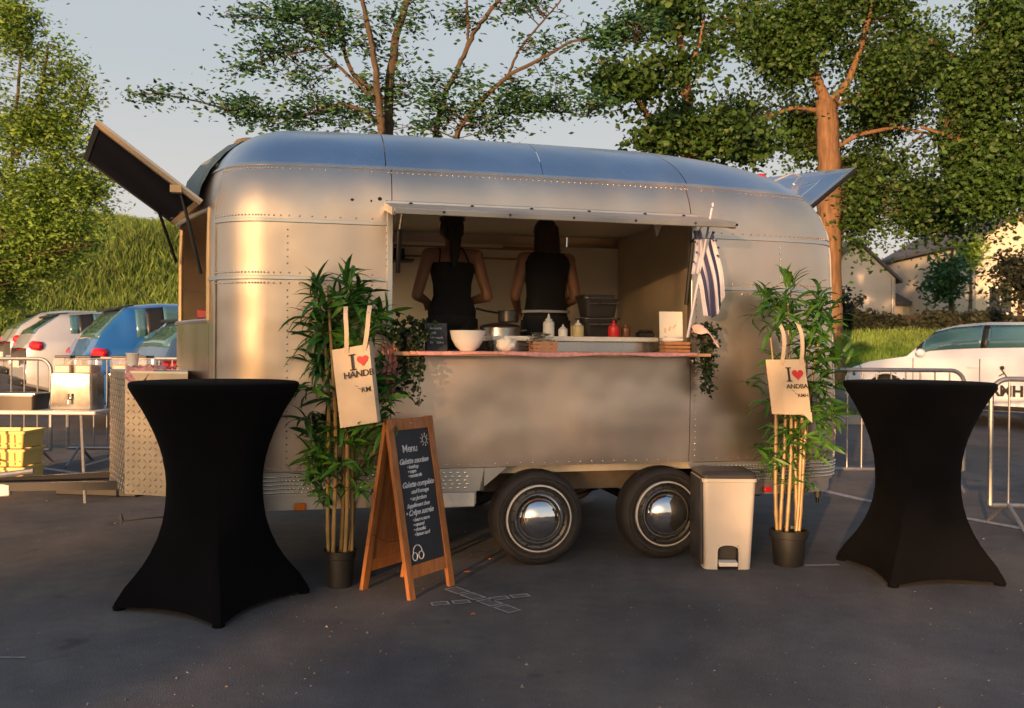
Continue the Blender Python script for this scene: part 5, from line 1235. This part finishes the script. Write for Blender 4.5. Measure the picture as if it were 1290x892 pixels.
    for x in wx:
        for s in (-1, 1):
            e = D.objects.new('wheel', None); C.objects.link(e); e.parent = t; e.location = (x, s*(W/2-.11), .325)
            mb = MB(); mb.lathe([(.2, -.09), (.29, -.10), (.32, -.07), (.325, 0), (.32, .07), (.29, .10), (.2, .09)], axis='Y', n=32, cap=False).build('tyre', 'tyre', e)
            mb = MB(); mb.lathe([(.21, s*.085), (.2, s*.095), (.19, s*.06), (.05, s*.05), (.05, s*.085), (0, s*.088)], axis='Y', n=32).build('rim', 'alloy', e, ang=30)
            for k in range(5):
                a = 2*math.pi*k/5; MB().tube([(.04*math.cos(a), s*.078, .04*math.sin(a)), (.2*math.cos(a), s*.082, .2*math.sin(a))], [.03, .02], 6).build('spoke', 'alloy', e)
            ar = [(x+.365*math.cos(q), s*(halfw(x)*1.0+.002), .33+.365*math.sin(q)) for q in [rad(-15+210*k/22) for k in range(23)]]
            MB().tube(ar, .017, 6).build('arch_trim', 'black' if extras == 'plasticarch' else paint, t)
            MB().lathe([(.37, -s*.02), (.37, -s*.3), (0, -s*.3)], (x, s*(W/2-.03), .33), axis='Y', n=24).build('wheel_well', 'black', t)
    for s in (-1, 1):
        MB().box((-hl+.17, s*(W/2-.20), .90), (.20, .30, .14), rz=s*.50, ry=.12, bev=.04).build('tail_light', 'tailred', t)
        MB().box((hl-.20, s*(W/2-.24), .66), (.20, .3, .13), rz=-s*.45, ry=.3, bev=.03).build('headlight', 'glassblue', t)
        MB().ball((hl-1.30, s*(W/2+.06), 1.0), (.06, .09, .06), 14, 8).build('door_mirror', 'black' if paint != 'carwhite' else paint, t)
        for x in (.12, -.80): MB().box((x-.15, s*(W/2*.985+.006), .80), (.16, .02, .022), bev=.006).build('door_handle', paint, t)
        for x in (-.12, .82, -.98): MB().box((x, s*(W/2*.985+.002), .62), (.006, .012, .60)).build('door_gap', 'black', t)
        MB().box((0, s*(W/2*.97), .25), (wb-.8, .05, .06), bev=.01).build('sill_trim', 'black', t)
    MB().box((-hl+.03, 0, .50), (.12, W*.8, .24), bev=.04).build('rear_bumper', paint, t); MB().box((-hl-.03, 0, .33), (.06, W*.7, .1), bev=.02).build('bumper_insert', 'black', t)
    MB().box((-hl-.035, 0, .62), (.01, .5, .11)).build('number_plate', 'white', t)
    MB().box((hl-.03, 0, .40), (.12, W*.74, .26), bev=.04).build('front_bumper', paint, t); MB().box((hl+.035, 0, .46), (.02, W*.5, .12)).build('grille', 'black', t)
    MB().box((-hl+rr_+.21, 0, Hh-.085), (.26, W*.54, .035), ry=-.22, bev=.012).build('roof_spoiler', 'black', t)
    MB().box((-hl+.16, 0, 1.02), (.03, .5, .02), ry=.6).build('rear_wiper', 'black', t)
    MB().tube([(-hl+rr_+.75, 0, Hh), (-hl+rr_+.45, 0, Hh+.22)], .005, 5).build('roof_aerial', 'black', t)
    MB().box((.35, .35, .95), (.14, .5, .55), bev=.05).build('front_seat', 'bindark', t); MB().box((.35, -.35, .95), (.14, .5, .55), bev=.05).build('front_seat', 'bindark', t)
    return t
def gpl(px, Y): x = (px-645)/F*Y; return x
ca = car('parked_car', 'silver-white hatchback parked behind the barrier at the edge of the picture', 'car', 'carsilver', (-6.13, 14.96, 0), rad(38), 4.1, 1.76, 1.47)
cb_ = car('parked_car', 'bright blue hatchback with a black roof spoiler parked beside the silver one', 'car', 'carblue', (-4.16, 13.03, 0), rad(38), 4.3, 1.80, 1.60)
cc = car('parked_car', 'slate blue hatchback parked closest to the trailer nose, in front of the bright blue one', 'car', 'carnavy', (-2.61, 11.16, 0), rad(38), 4.1, 1.78, 1.50)
cd = car('parked_car', 'pale grey car half cut off at the edge of the picture behind the silver one', 'car', 'carsilver', (-7.6, 17.2, 0), rad(38), 4.2, 1.78, 1.46)
cw = car('parked_car', 'white hatchback with black lettering on its door, parked across from the barriers', 'car', 'carwhite', (7.08, 12.75, 0), rad(129), 3.95, 1.72, 1.44, wb=2.4)
def setg(c_):
    c_.location.z = H(c_.location.x, c_.location.y)-.0; return c_
for c_ in (ca, cb_, cc, cd, cw): setg(c_)
# lettering on the white car's visible side
RX = Matrix.Rotation(rad(90), 3, 'X')
tm = text_mb('RMH', .20, (0, 0, 0), RX, depth=.002, bold=.008)
side = 1
# the side facing the camera is local +y for heading 132 degrees (rotated by 180 to read correctly)
tm.v = [Vector((-v.x-.27, .867+(-v.y), v.z+.42)) for v in tm.v]
tm.build('door_lettering', 'ink', cw, smooth=False)
lg = MB(); lg.ball((-.42, .87, .80), (.03, .004, .03), 10, 6); lg.tube([(-.42, .871, .77), (-.48, .871, .68), (-.56, .871, .64)], .008, 5); lg.tube([(-.45, .871, .73), (-.38, .871, .69)], .008, 5); lg.build('door_logo', 'ink', cw)

# ------------------------------------------------------------------ trees
def limb(path_px, Y, r0, r1, wob=.03, n=10, seed=0):
    rnd = random.Random(seed); P = [at(px, py, Y+dy) for px, py, dy in path_px]; out = []
    for i in range(len(P)-1):
        for k in range(n): out.append(P[i].lerp(P[i+1], k/n))
    out.append(P[-1])
    # smooth
    for _ in range(4): out = [out[0]]+[(out[i-1]+out[i]*2+out[i+1])/4 for i in range(1, len(out)-1)]+[out[-1]]
    out = [p+Vector((rnd.gauss(0, wob*.3), rnd.gauss(0, wob*.3), 0)) if 0 < i < len(out)-1 else p for i, p in enumerate(out)]
    m_ = len(out)-1; return out, [r0+(r1-r0)*(i/m_)**.8 for i in range(m_+1)]
def tree(name, label, Y, limbs, blobs, lm, bm_, leaf, per=26, cr=.17, flat=0, aspect=.5, seed=1, hang=0, twig=1.0, base=None, group=None, zs=1.0, gap=-.2, gapf=.9):
    global RNG
    RNG = np.random.default_rng(seed); rnd = random.Random(seed)
    b = base or at(limbs[0][0][0][0], limbs[0][0][0][1], Y)
    root = Vector((b[0], b[1], H(b[0], b[1]))); t = thing(name, label, 'tree', root, 0, group)
    mb = MB(); pts = []
    for k, (pp, r0, r1) in enumerate(limbs):
        pa, rs = limb(pp, Y, r0, r1, seed=seed*31+k, wob=.02)
        if k == 0 and not base: pa = [Vector((pa[0].x, pa[0].y, root.z-.1))]+pa; rs = [r0*1.15]+rs
        m2 = MB(); m2.tube(pa, rs, 10 if r0 > .08 else 6); 
        if r0 > .08: m2.v = [v+Vector((1, 1, 0))*(.12*r0*mnoise.noise(Vector((v.x*4, v.y*4, v.z*1.5)))) for v in m2.v]
        m2.v = [v-root for v in m2.v]; mb.add(m2.v, m2.f); pts += pa
    cs = []
    for (px, py, rx, ry, dY, n) in blobs:
        for _ in range(n):
            while True:
                a, c_, d = rnd.uniform(-1, 1), rnd.uniform(-1, 1), rnd.uniform(-1, 1)
                if .15 < a*a+c_*c_+d*d < 1: break
            p = at(px+a*rx, py+c_*ry, Y+dY+d*rx/F*Y*.8)
            if mnoise.noise(p*gapf+Vector((seed*3.3, 5, 0))) < gap: continue
            cs.append(p)
    tw = MB(); 
    PA = np.array([tuple(p) for p in pts])
    for c_ in cs:
        if rnd.random() > twig: continue
        d = np.linalg.norm(PA-np.array(tuple(c_)), axis=1)+np.maximum(0, PA[:, 2]-c_.z)*.7; k = int(d.argmin()); q = Vector(PA[k])
        L = (c_-q).length; mid = q.lerp(c_, .5)+Vector((rnd.gauss(0, .05), rnd.gauss(0, .05), .06*L)); r_ = min(.035, .006+.007*L)
        tw.tube([q-root, mid-root, c_-root], [r_, r_*.6, .003], 4, cap=False)
    mb.build('trunk', bm_, t, rc=False, ang=60)
    if tw.v: tw.build('twigs', 'bark_thin', t, rc=False, kind='stuff')
    ctr = np.repeat(np.array([tuple(p-root) for p in cs]), per, 0)
    sc_ = np.repeat(np.exp(RNG.normal(0, .3, len(cs))), per)[:, None]
    P = ctr+RNG.normal(0, 1, ctr.shape)*np.array([cr, cr, cr*(1-flat*.8)*zs])*sc_
    V, Fc = leaf_cloud(P, leaf, aspect, flat=flat, hang=hang); nmesh('crown', V, Fc, lm, t, 'stuff'); return t
# middle tree: several slim stems and flat sprays
Ym = 10.5
tree('locust_tree', 'slender multi-stemmed tree with fine layered leaves rising behind the trailer roof', Ym,
 [([(489, 330, 0), (489, 170, 0), (491, 100, 0), (500, 40, .1), (520, -20, .2)], .075, .045),
  ([(482, 200, -.2), (478, 130, -.2), (470, 60, -.3), (455, -10, -.4)], .06, .025),
  ([(545, 330, .3), (548, 170, .3), (560, 120, .2), (578, 85, 0), (598, 40, 0), (640, -15, 0)], .045, .025),
  ([(575, 340, 0), (572, 168, 0), (612, 120, 0), (640, 95, -.2), (690, 70, -.2), (722, 50, -.2), (800, 52, -.4)], .045, .012),
  ([(640, 95, 0), (655, 60, 0), (690, 20, 0), (715, -10, 0)], .02, .01), ([(589, 60, 0), (590, 30, 0), (585, -20, 0)], .022, .015),
  ([(490, 130, 0), (440, 90, .2), (430, 40, .2), (420, -10, .3)], .035, .02), ([(486, 140, 0), (450, 105, 0), (400, 60, 0), (380, 20, .1)], .03, .01),
  ([(430, 130, 0), (390, 145, 0), (320, 148, 0), (260, 130, 0), (200, 118, 0), (170, 119, 0)], .022, .005), ([(488, 165, 0), (460, 140, 0), (430, 130, 0)], .035, .022),
  ([(420, 50, 0), (380, 30, 0), (330, 22, 0), (280, 20, 0)], .018, .005), ([(400, 60, 0), (360, 70, 0), (320, 80, 0), (275, 88, 0)], .015, .004),
  ([(590, 150, .1), (640, 142, .1), (700, 140, .1), (740, 145, .1)], .02, .006)],
 [(220, 120, 55, 7, 0, 34), (285, 133, 40, 11, 0, 34), (345, 148, 50, 12, 0, 46), (400, 140, 40, 18, 0, 40), (440, 150, 45, 14, 0, 40), (340, 20, 55, 9, 0, 38), (395, 10, 50, 16, 0, 50), (310, 84, 35, 8, 0, 18), (350, 60, 32, 14, 0, 26), (395, 45, 40, 22, 0, 44),
  (420, 80, 34, 22, 0, 44), (385, 95, 30, 10, 0, 14), (450, 20, 45, 22, 0, 44), (450, 60, 28, 20, 0, 20), (460, 110, 30, 20, 0, 22), (520, 70, 30, 18, 0, 20), (530, 20, 40, 20, 0, 34), (515, 110, 26, 14, 0, 16), (540, 130, 35, 22, 0, 46), (570, 100, 35, 20, 0, 34), (600, 135, 40, 18, 0, 40), (600, 20, 38, 16, 0, 24),
  (655, 5, 26, 10, 0, 22), (620, 160, 34, 14, 0, 26), (640, 115, 34, 14, 0, 24), (680, 128, 40, 14, 0, 38), (730, 128, 40, 14, 0, 34), (690, 62, 22, 12, 0, 16), (715, 50, 26, 10, 0, 18), (770, 44, 42, 16, -.3, 50), (800, 25, 40, 16, -.3, 40), (745, 20, 30, 8, 0, 8), (540, 160, 30, 8, 0, 18), (700, 95, 30, 8, 0, 9)],
 'leaf_mid', 'bark_thin', .072, per=19, cr=.12, flat=.5, aspect=.42, seed=4, gap=-.12, gapf=1.8)
# right big oak
Yo = 17
tree('oak_tree', 'large oak with a thick sunlit orange-brown trunk behind the rear end of the trailer', Yo,
 [([(1046, 430, 0), (1044, 330, 0), (1045, 240, 0), (1043, 170, 0), (1040, 125, 0)], .255, .19),
  ([(1040, 128, 0), (1022, 80, 0), (1020, 30, 0), (1030, -20, 0)], .11, .05), ([(1046, 130, 0), (1068, 105, 0), (1085, 60, 0), (1100, 0, 0)], .09, .04), ([(1048, 135, 0), (1090, 118, 0), (1150, 110, 0), (1210, 90, 0)], .055, .02),
  ([(1046, 190, 0), (1080, 170, 0), (1130, 160, 0), (1180, 170, 0)], .06, .02), ([(1036, 140, 0), (1000, 135, 0), (960, 150, 0), (930, 165, 0)], .05, .02), ([(1036, 110, 0), (990, 70, 0), (940, 40, 0), (910, 20, 0)], .06, .02)],
 [(960, 25, 55, 32, 0, 90), (1010, 60, 50, 36, 0, 110), (1040, 15, 60, 30, 0, 110), (985, 85, 60, 28, 0, 70), (1085, 60, 50, 36, 0, 90), (1110, 20, 45, 30, 0, 50), (1140, 70, 50, 34, 0, 90), (1110, 110, 50, 30, 0, 80), (1000, 140, 40, 22, 1, 60), (960, 160, 60, 28, 1.2, 110), (1010, 185, 40, 26, 1.2, 80), (1085, 150, 40, 28, 1.2, 60),
  (1110, 190, 50, 40, 1, 120), (1150, 150, 40, 30, .5, 90), (1080, 230, 30, 40, 1, 90), (1120, 250, 50, 34, 0, 110), (1080, 285, 24, 18, 0, 25), (1165, 265, 50, 24, 0, 80), (1225, 262, 55, 22, 0, 70), (920, 60, 40, 30, -.5, 60)],
 'leaf_oak', 'bark', .088, per=80, cr=.21, aspect=.7, seed=11, twig=.6, gap=.02, gapf=1.0)
tree('oak_tree', 'broad leafy oak filling the upper right, its crown touching the picture edge', 15,
 [([(1345, 470, 0), (1340, 330, 0), (1330, 240, 0), (1320, 150, 0), (1300, 60, 0)], .19, .10), ([(1330, 240, 0), (1250, 190, 0), (1160, 160, 0)], .07, .025), ([(1335, 200, 0), (1350, 150, 0), (1370, 100, 0)], .08, .03), ([(1320, 150, 0), (1230, 90, 0), (1170, 50, 0)], .07, .025), ([(1335, 290, 0), (1260, 270, 0), (1200, 265, 0)], .05, .02)],
 [(1230, 30, 55, 34, 0, 130), (1290, 50, 60, 50, 0, 110), (1190, 90, 50, 34, 0, 120), (1245, 110, 55, 40, 0, 150), (1300, 140, 50, 50, 0, 90), (1180, 150, 45, 30, 0, 100), (1225, 175, 50, 36, 0, 130), (1280, 215, 50, 40, 0, 110), (1215, 225, 40, 24, 0, 70), (1190, 195, 36, 24, 0, 60), (1250, 245, 50, 22, 0, 60), (1350, 100, 60, 90, 0, 80)],
 'leaf_oak', 'bark', .082, per=78, cr=.19, aspect=.7, seed=12, twig=.8, gap=.06, gapf=.95)
tree('oak_tree', 'smaller oak with crooked orange limbs just above the trailer roof', 13,
 [([(868, 360, 0), (868, 190, 0), (865, 150, 0), (866, 125, 0), (862, 90, 0), (855, 40, 0), (845, 0, 0)], .14, .04), ([(866, 170, 0), (840, 163, 0), (826, 160, 0), (812, 140, 0), (800, 120, 0), (785, 112, 0)], .06, .035), ([(866, 130, 0), (860, 105, 0), (880, 60, 0), (888, 20, 0)], .035, .02)],
 [(830, 178, 24, 14, 0, 44), (880, 165, 55, 24, 0, 170), (930, 180, 50, 18, .5, 90), (895, 145, 34, 14, 0, 50), (790, 105, 34, 12, 0, 48), (775, 100, 30, 12, -.2, 22), (840, 45, 45, 22, 0, 90), (850, 80, 34, 16, 0, 50), (880, 30, 40, 26, 0, 80), (850, 10, 50, 14, 0, 60), (885, 95, 12, 10, 0, 8), (845, 105, 22, 8, 0, 10), (900, 60, 20, 20, .5, 26), (810, 60, 30, 10, 0, 18)],
 'leaf_oak', 'bark', .10, per=26, cr=.14, aspect=.7, seed=13, twig=.9, gap=-.08, gapf=1.3)
# left tree
tree('willow_tree', 'bright green airy tree at the left edge in front of the grassy bank', 15.5,
 [([(-12, 420, 0), (0, 300, 0), (16, 200, 0), (24, 100, 0), (30, 0, 0)], .05, .02), ([(4, 280, 0), (60, 220, 0), (90, 170, 0), (110, 120, 0)], .035, .01), ([(2, 300, 0), (70, 270, 0), (120, 250, 0)], .03, .01), ([(20, 200, 0), (50, 130, 0), (60, 60, 0)], .05, .02), ([(0, 330, 0), (50, 320, 0), (110, 310, 0)], .025, .01), ([(15, 250, 0), (-20, 180, 0), (-40, 100, 0)], .06, .02)],
 [(10, 30, 32, 34, 0, 110), (20, 90, 36, 34, 0, 120), (-20, 80, 50, 60, 0, 60), (60, 110, 22, 12, 0, 22), (90, 90, 24, 10, 0, 22), (70, 60, 12, 6, 0, 6), (50, 150, 36, 26, 0, 70), (100, 125, 18, 14, 0, 22), (20, 170, 40, 30, 0, 110), (80, 165, 30, 24, 0, 50), (45, 210, 46, 26, 0, 120), (105, 205, 22, 14, 0, 18), (70, 240, 46, 22, 0, 100), (115, 235, 28, 16, 0, 40), (20, 255, 40, 30, 0, 110), (60, 275, 50, 18, 0, 90), (125, 262, 18, 8, 0, 14), (20, 310, 50, 30, .4, 190), (90, 300, 55, 16, .4, 90), (20, 345, 50, 18, .4, 110), (120, 295, 24, 6, 0, 16), (10, 375, 40, 22, .4, 120), (60, 330, 40, 14, .4, 60)],
 'leaf_left', 'bark_thin', .085, per=30, cr=.15, aspect=.45, flat=.25, seed=21, twig=.7, gap=-.09, gapf=1.2)
# small trees near the houses
tree('young_tree', 'small light-crowned tree in front of the pale houses', 30, [([(1198, 400, 0), (1198, 340, 0), (1200, 310, 0)], .09, .04)], [(1198, 345, 16, 22, 0, 34), (1185, 362, 14, 12, 0, 20)], 'leaf_mid', 'bark_thin', .2, per=22, cr=.25, seed=31, twig=.4)
tree('conifer_bush', 'dark rounded bush beside the house wall at the right edge', 27, [([(1285, 415, 0), (1285, 380, 0)], .1, .06)], [(1285, 365, 26, 30, 0, 150), (1275, 345, 18, 16, 0, 50), (1262, 372, 10, 10, 0, 18)], 'leaf_dark', 'bark_thin', .16, per=34, cr=.25, seed=32, twig=0)
tree('garden_shrub', 'dark shrub at the rear corner of the trailer before the gable house', 24, [([(1058, 420, 0), (1058, 405, 0)], .06, .04)], [(1058, 393, 13, 9, 0, 50)], 'leaf_dark', 'bark_thin', .14, per=30, cr=.2, seed=33, twig=0)
tree('garden_shrub', 'yellow-lit shrub between the two pale houses', 34, [([(1222, 395, 0), (1224, 330, 0)], .08, .04)], [(1222, 325, 9, 22, 0, 50), (1215, 345, 8, 12, 0, 20)], 'leaf_left', 'bark_thin', .2, per=22, cr=.25, seed=34, twig=.3)

# ------------------------------------------------------------------ hedge / fence, houses
h = thing('garden_hedge', 'long dark hedge running along the lawn in front of the houses', 'hedge', (at(1170, 410, 24).x, 24, H(12, 24)))
rx0 = at(1040, 410, 24).x-h.location.x; rx1 = at(1420, 410, 24).x-h.location.x; P = []
rnd = random.Random(8); zt = at(1150, 392, 24).z-h.location.z
n = 16000; X_ = RNG.uniform(rx0, rx1, n); Yy = RNG.uniform(-.5, .5, n); tops = zt*(.85+.15*np.sin(X_*1.7)+.1*np.sin(X_*4.1+1)); Zz = RNG.uniform(-.3, 1, n)**.8*0+RNG.uniform(0, 1, n)*tops
V, Fc = leaf_cloud(np.stack([X_, Yy, Zz], 1), .14, .6); nmesh('hedge_leaves', V, Fc, 'leaf_dark', h, 'stuff')
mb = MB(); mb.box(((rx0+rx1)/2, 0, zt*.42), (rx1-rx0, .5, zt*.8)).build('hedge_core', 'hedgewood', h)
def house(name, label, x0px, x1px, Y, eave_py, ridge_py, wall, gable=True, depth=7, wins=(), rz=0):
    a, b = at(x0px, eave_py, Y), at(x1px, eave_py, Y); zb = H(a.x, Y)-.2; t = thing(name, label, 'house', ((a.x+b.x)/2, Y, zb), rz, None); wd = b.x-a.x; eh = a.z-zb; rh_ = at(x0px, ridge_py, Y).z-zb
    mb = MB()
    if gable: mb.prism([(-wd/2, 0, 0), (wd/2, 0, 0), (wd/2, 0, eh), (0, 0, rh_), (-wd/2, 0, eh)], (0, depth, 0)).build('wall', wall, t, smooth=False)
    else: mb.box((0, depth/2, eh/2), (wd, depth, eh)).build('wall', wall, t, smooth=False)
    if gable:
        for s in (-1, 1):
            mb = MB(); mb.prism([(s*(wd/2+.25), -.2, eh-.22), (0, -.2, rh_+.06), (0, -.2, rh_+.2), (s*(wd/2+.25), -.2, eh-.08)], (0, depth+.4, 0)).build('roof_slope', 'slates', t, smooth=False)
    else:
        for s in (-1, 1):
            mb = MB(); mb.prism([(-wd/2-.2, depth/2-s*(depth/2+.3), eh-.05), (-wd/2-.2, depth/2, rh_), (-wd/2-.2, depth/2, rh_+.14), (-wd/2-.2, depth/2-s*(depth/2+.3), eh+.1)], (wd+.4, 0, 0)).build('roof_slope', 'slates', t, smooth=False)
    for (wx_, wz, ww, wh) in wins:
        f = MB().box((wx_, -.02, wz), (ww+.16, .06, wh+.16)).build('window', 'white', t); MB().box((0, 0, 0), (ww, .02, wh)).build('pane', 'window', f, smooth=False).location = (wx_, -.06, wz); 
        MB().box((wx_, -.08, wz), (.05, .02, wh)).build('glazing_bar', 'white', f)
        MB().box((wx_, -.1, wz-wh/2-.12), (ww+.3, .14, .06)).build('sill', 'white', f)
    MB().tube([(wd/2-.15, -.09, 0), (wd/2-.15, -.09, eh)], .05, 8).build('drainpipe', 'dark' if wall != 'render_wall' else 'galv', t)
    MB().box((0.2, depth*.8, rh_+.3), (.6, .6, .9)).build('chimney', wall, t)
    return t
hA = house('house', 'pale gable-ended house with a dark slate roof glimpsed right beside the trailer', 1030, 1128, 40, 350, 306, 'render_wall', True, 9, ((-1.0, 1.2, .9, 1.1),))
hB = house('house', 'low cream outbuilding with a dark hipped roof adjoining the gable house', 1127, 1192, 42, 383, 358, 'render_warm', False, 6, ((.3, .9, .9, .8),))
hC = house('house', 'tall pale house at the right edge half hidden by oak leaves', 1230, 1345, 36, 300, 270, 'render_warm', True, 9, ((-.9, 1.2, .9, 1.0), (1.2, 3.4, .9, 1.1), (1.6, 1.2, .9, 1.0)))
# ------------------------------------------------------------------ grasses
def blades(name, x0, x1, y0, y1, n, hh_, wd, m_, cond=None, clump=0):
    X_ = RNG.uniform(x0, x1, n); Y_ = RNG.uniform(y0, y1, n)
    k = np.ones(n, bool) if cond is None else cond(X_, Y_); X_, Y_ = X_[k], Y_[k]; n = len(X_)
    Z_ = hgt(X_, Y_); hv = hh_*RNG.uniform(.45, 1.3, n)*(1+.5*np.sin(X_*.9+1.3)*np.sin(Y_*.7)); a = RNG.uniform(0, np.pi, n); dx, dy = np.cos(a)*wd/2, np.sin(a)*wd/2
    lx, ly = RNG.normal(0, .16, n)*hv, RNG.normal(0, .16, n)*hv
    V = np.stack([np.stack([X_-dx, Y_-dy, Z_-.02], 1), np.stack([X_+dx, Y_+dy, Z_-.02], 1), np.stack([X_+lx*.3+dx*.7, Y_+ly*.3+dy*.7, Z_+hv*.6], 1), np.stack([X_+lx, Y_+ly, Z_+hv], 1)], 1).reshape(-1, 3)
    b = np.arange(n)[:, None]*4; Fc = np.concatenate([b+np.array([[0, 1, 2]]), b+np.array([[0, 2, 3]])], 0)
    return nmesh(name, V, Fc, m_, None, 'stuff')
o = blades('tall_grass', -27, -6, 19.2, 29.5, 330000, .50, .013, 'blade'); o['label'] = 'tall wild grass covering the bank behind the parked cars'
o = blades('lawn_grass', 1, 16, 12.55, 30, 110000, .10, .02, 'blade_lawn', lambda x, y: (x < 5.35) | (y > 16.1)); o['label'] = 'mown green lawn behind the white car'
o = blades('long_grass', 3, 18, 20.5, 23.6, 26000, .16, .02, 'blade'); o['label'] = 'longer grass along the foot of the dark hedge'
P = []; S = MB()
for _ in range(230):
    x, y = rnd.uniform(-22, -7), rnd.uniform(19.5, 28); z = H(x, y)+rnd.uniform(.5, .85)
    for q in range(7): P.append((x+rnd.gauss(0, .05), y+rnd.gauss(0, .05), z+rnd.gauss(0, .012)))
    S.tube([(x, y, H(x, y)), (x, y, z)], .006, 3, cap=False)
V, Fc = leaf_cloud(np.array(P), .07, .9, flat=.9); o = nmesh('white_wildflowers', V, Fc, 'umbel', None, 'stuff'); o['label'] = 'white wildflower heads scattered through the tall grass on the bank'
# fallen leaves and litter
for k, (px, py, s_) in enumerate(((589, 722, .028), (596, 776, .014), (700, 690, .012), (617, 706, .012))):
    x, y = gpt(px, py); mb = MB(); mb.add([(x-s_, y, .006), (x, y-s_*.6, .009), (x+s_*1.1, y+.004, .006), (x, y+s_*.6, .012), (x, y, .016)], [(0, 1, 4), (1, 2, 4), (2, 3, 4), (3, 0, 4)])
    tag(mb.build('fallen_leaf', 'dryleaf'), ('orange dry leaf lying on the asphalt right of the chalkboard foot', 'tiny brown leaf scrap on the asphalt just below the painted cross', 'small brown leaf on the asphalt below the front trailer wheel', 'small leaf scrap on the asphalt at the foot of the front wheel')[k], 'leaf', 'dry leaves on the asphalt')

# ------------------------------------------------------------------ unseen shrub belt added behind the camera to filter the low sun
sh_ = Vector((sd.x, sd.y, 0)).normalized(); pp_ = Vector((-sh_.y, sh_.x, 0)); pp_ = pp_ if pp_.x > 0 else -pp_
RNG = np.random.default_rng(77); n = 34000
a_ = RNG.uniform(-4.4, 10, n); dd = RNG.normal(30, 1.0, n)
top = 5.25+.35*np.sin(a_*1.9)+.35*np.sin(a_*4.3+2)+.25*np.sin(a_*9.7)
z_ = RNG.uniform(0, 1, n)**.8*top+RNG.normal(0, .12, n)
a_[:7000] = RNG.uniform(-3.75, -3.0, 7000)  # denser strip of leaves, dims the highlight on the trailer's left corner
nz_ = np.array([mnoise.noise(Vector((x*1.5, z*1.9, 3.1)))+.5*mnoise.noise(Vector((x*4, z*4.5, 9.1))) for x, z in zip(a_, z_)])
keep = nz_ > np.where(a_ < -3.0, -.6, np.where(a_ < -1.2, -.20, .05)); keep &= np.abs(dd-30) < 2.2
keep &= RNG.uniform(0, 1, n) < np.where(a_ < -1.2, .8, .42)
P = np.stack([sh_.x*dd+pp_.x*a_, sh_.y*dd+pp_.y*a_, z_], 1)[keep]
V, Fc = leaf_cloud(P, .24, .6); o = nmesh('sun_filter_shrubs', V, Fc, 'leaf_dark', None, 'stuff'); o['label'] = 'unseen belt of shrubs added behind the camera to filter the low sun'

# loose grit on the asphalt
gm = MB(); rg = random.Random(5)
for _ in range(800):
    y = rg.uniform(2.8, 7.2); x = rg.uniform(-.62, .62)*y; r_ = rg.uniform(.002, .0055) if rg.random() < .93 else rg.uniform(.006, .010); a = rg.uniform(0, 3)
    gm.add([(x+r_*math.cos(a+q*2.1), y+r_*math.sin(a+q*2.1), .001) for q in range(3)]+[(x, y, r_*.8+.001)], [(0, 1, 3), (1, 2, 3), (2, 0, 3)])
o = gm.build('loose_grit', mat('grit_stone', (.15, .14, .13), .8, var=.3, island=.6), None, smooth=False, rc=False, kind='stuff'); o['label'] = 'loose grit and small stones scattered over the asphalt'
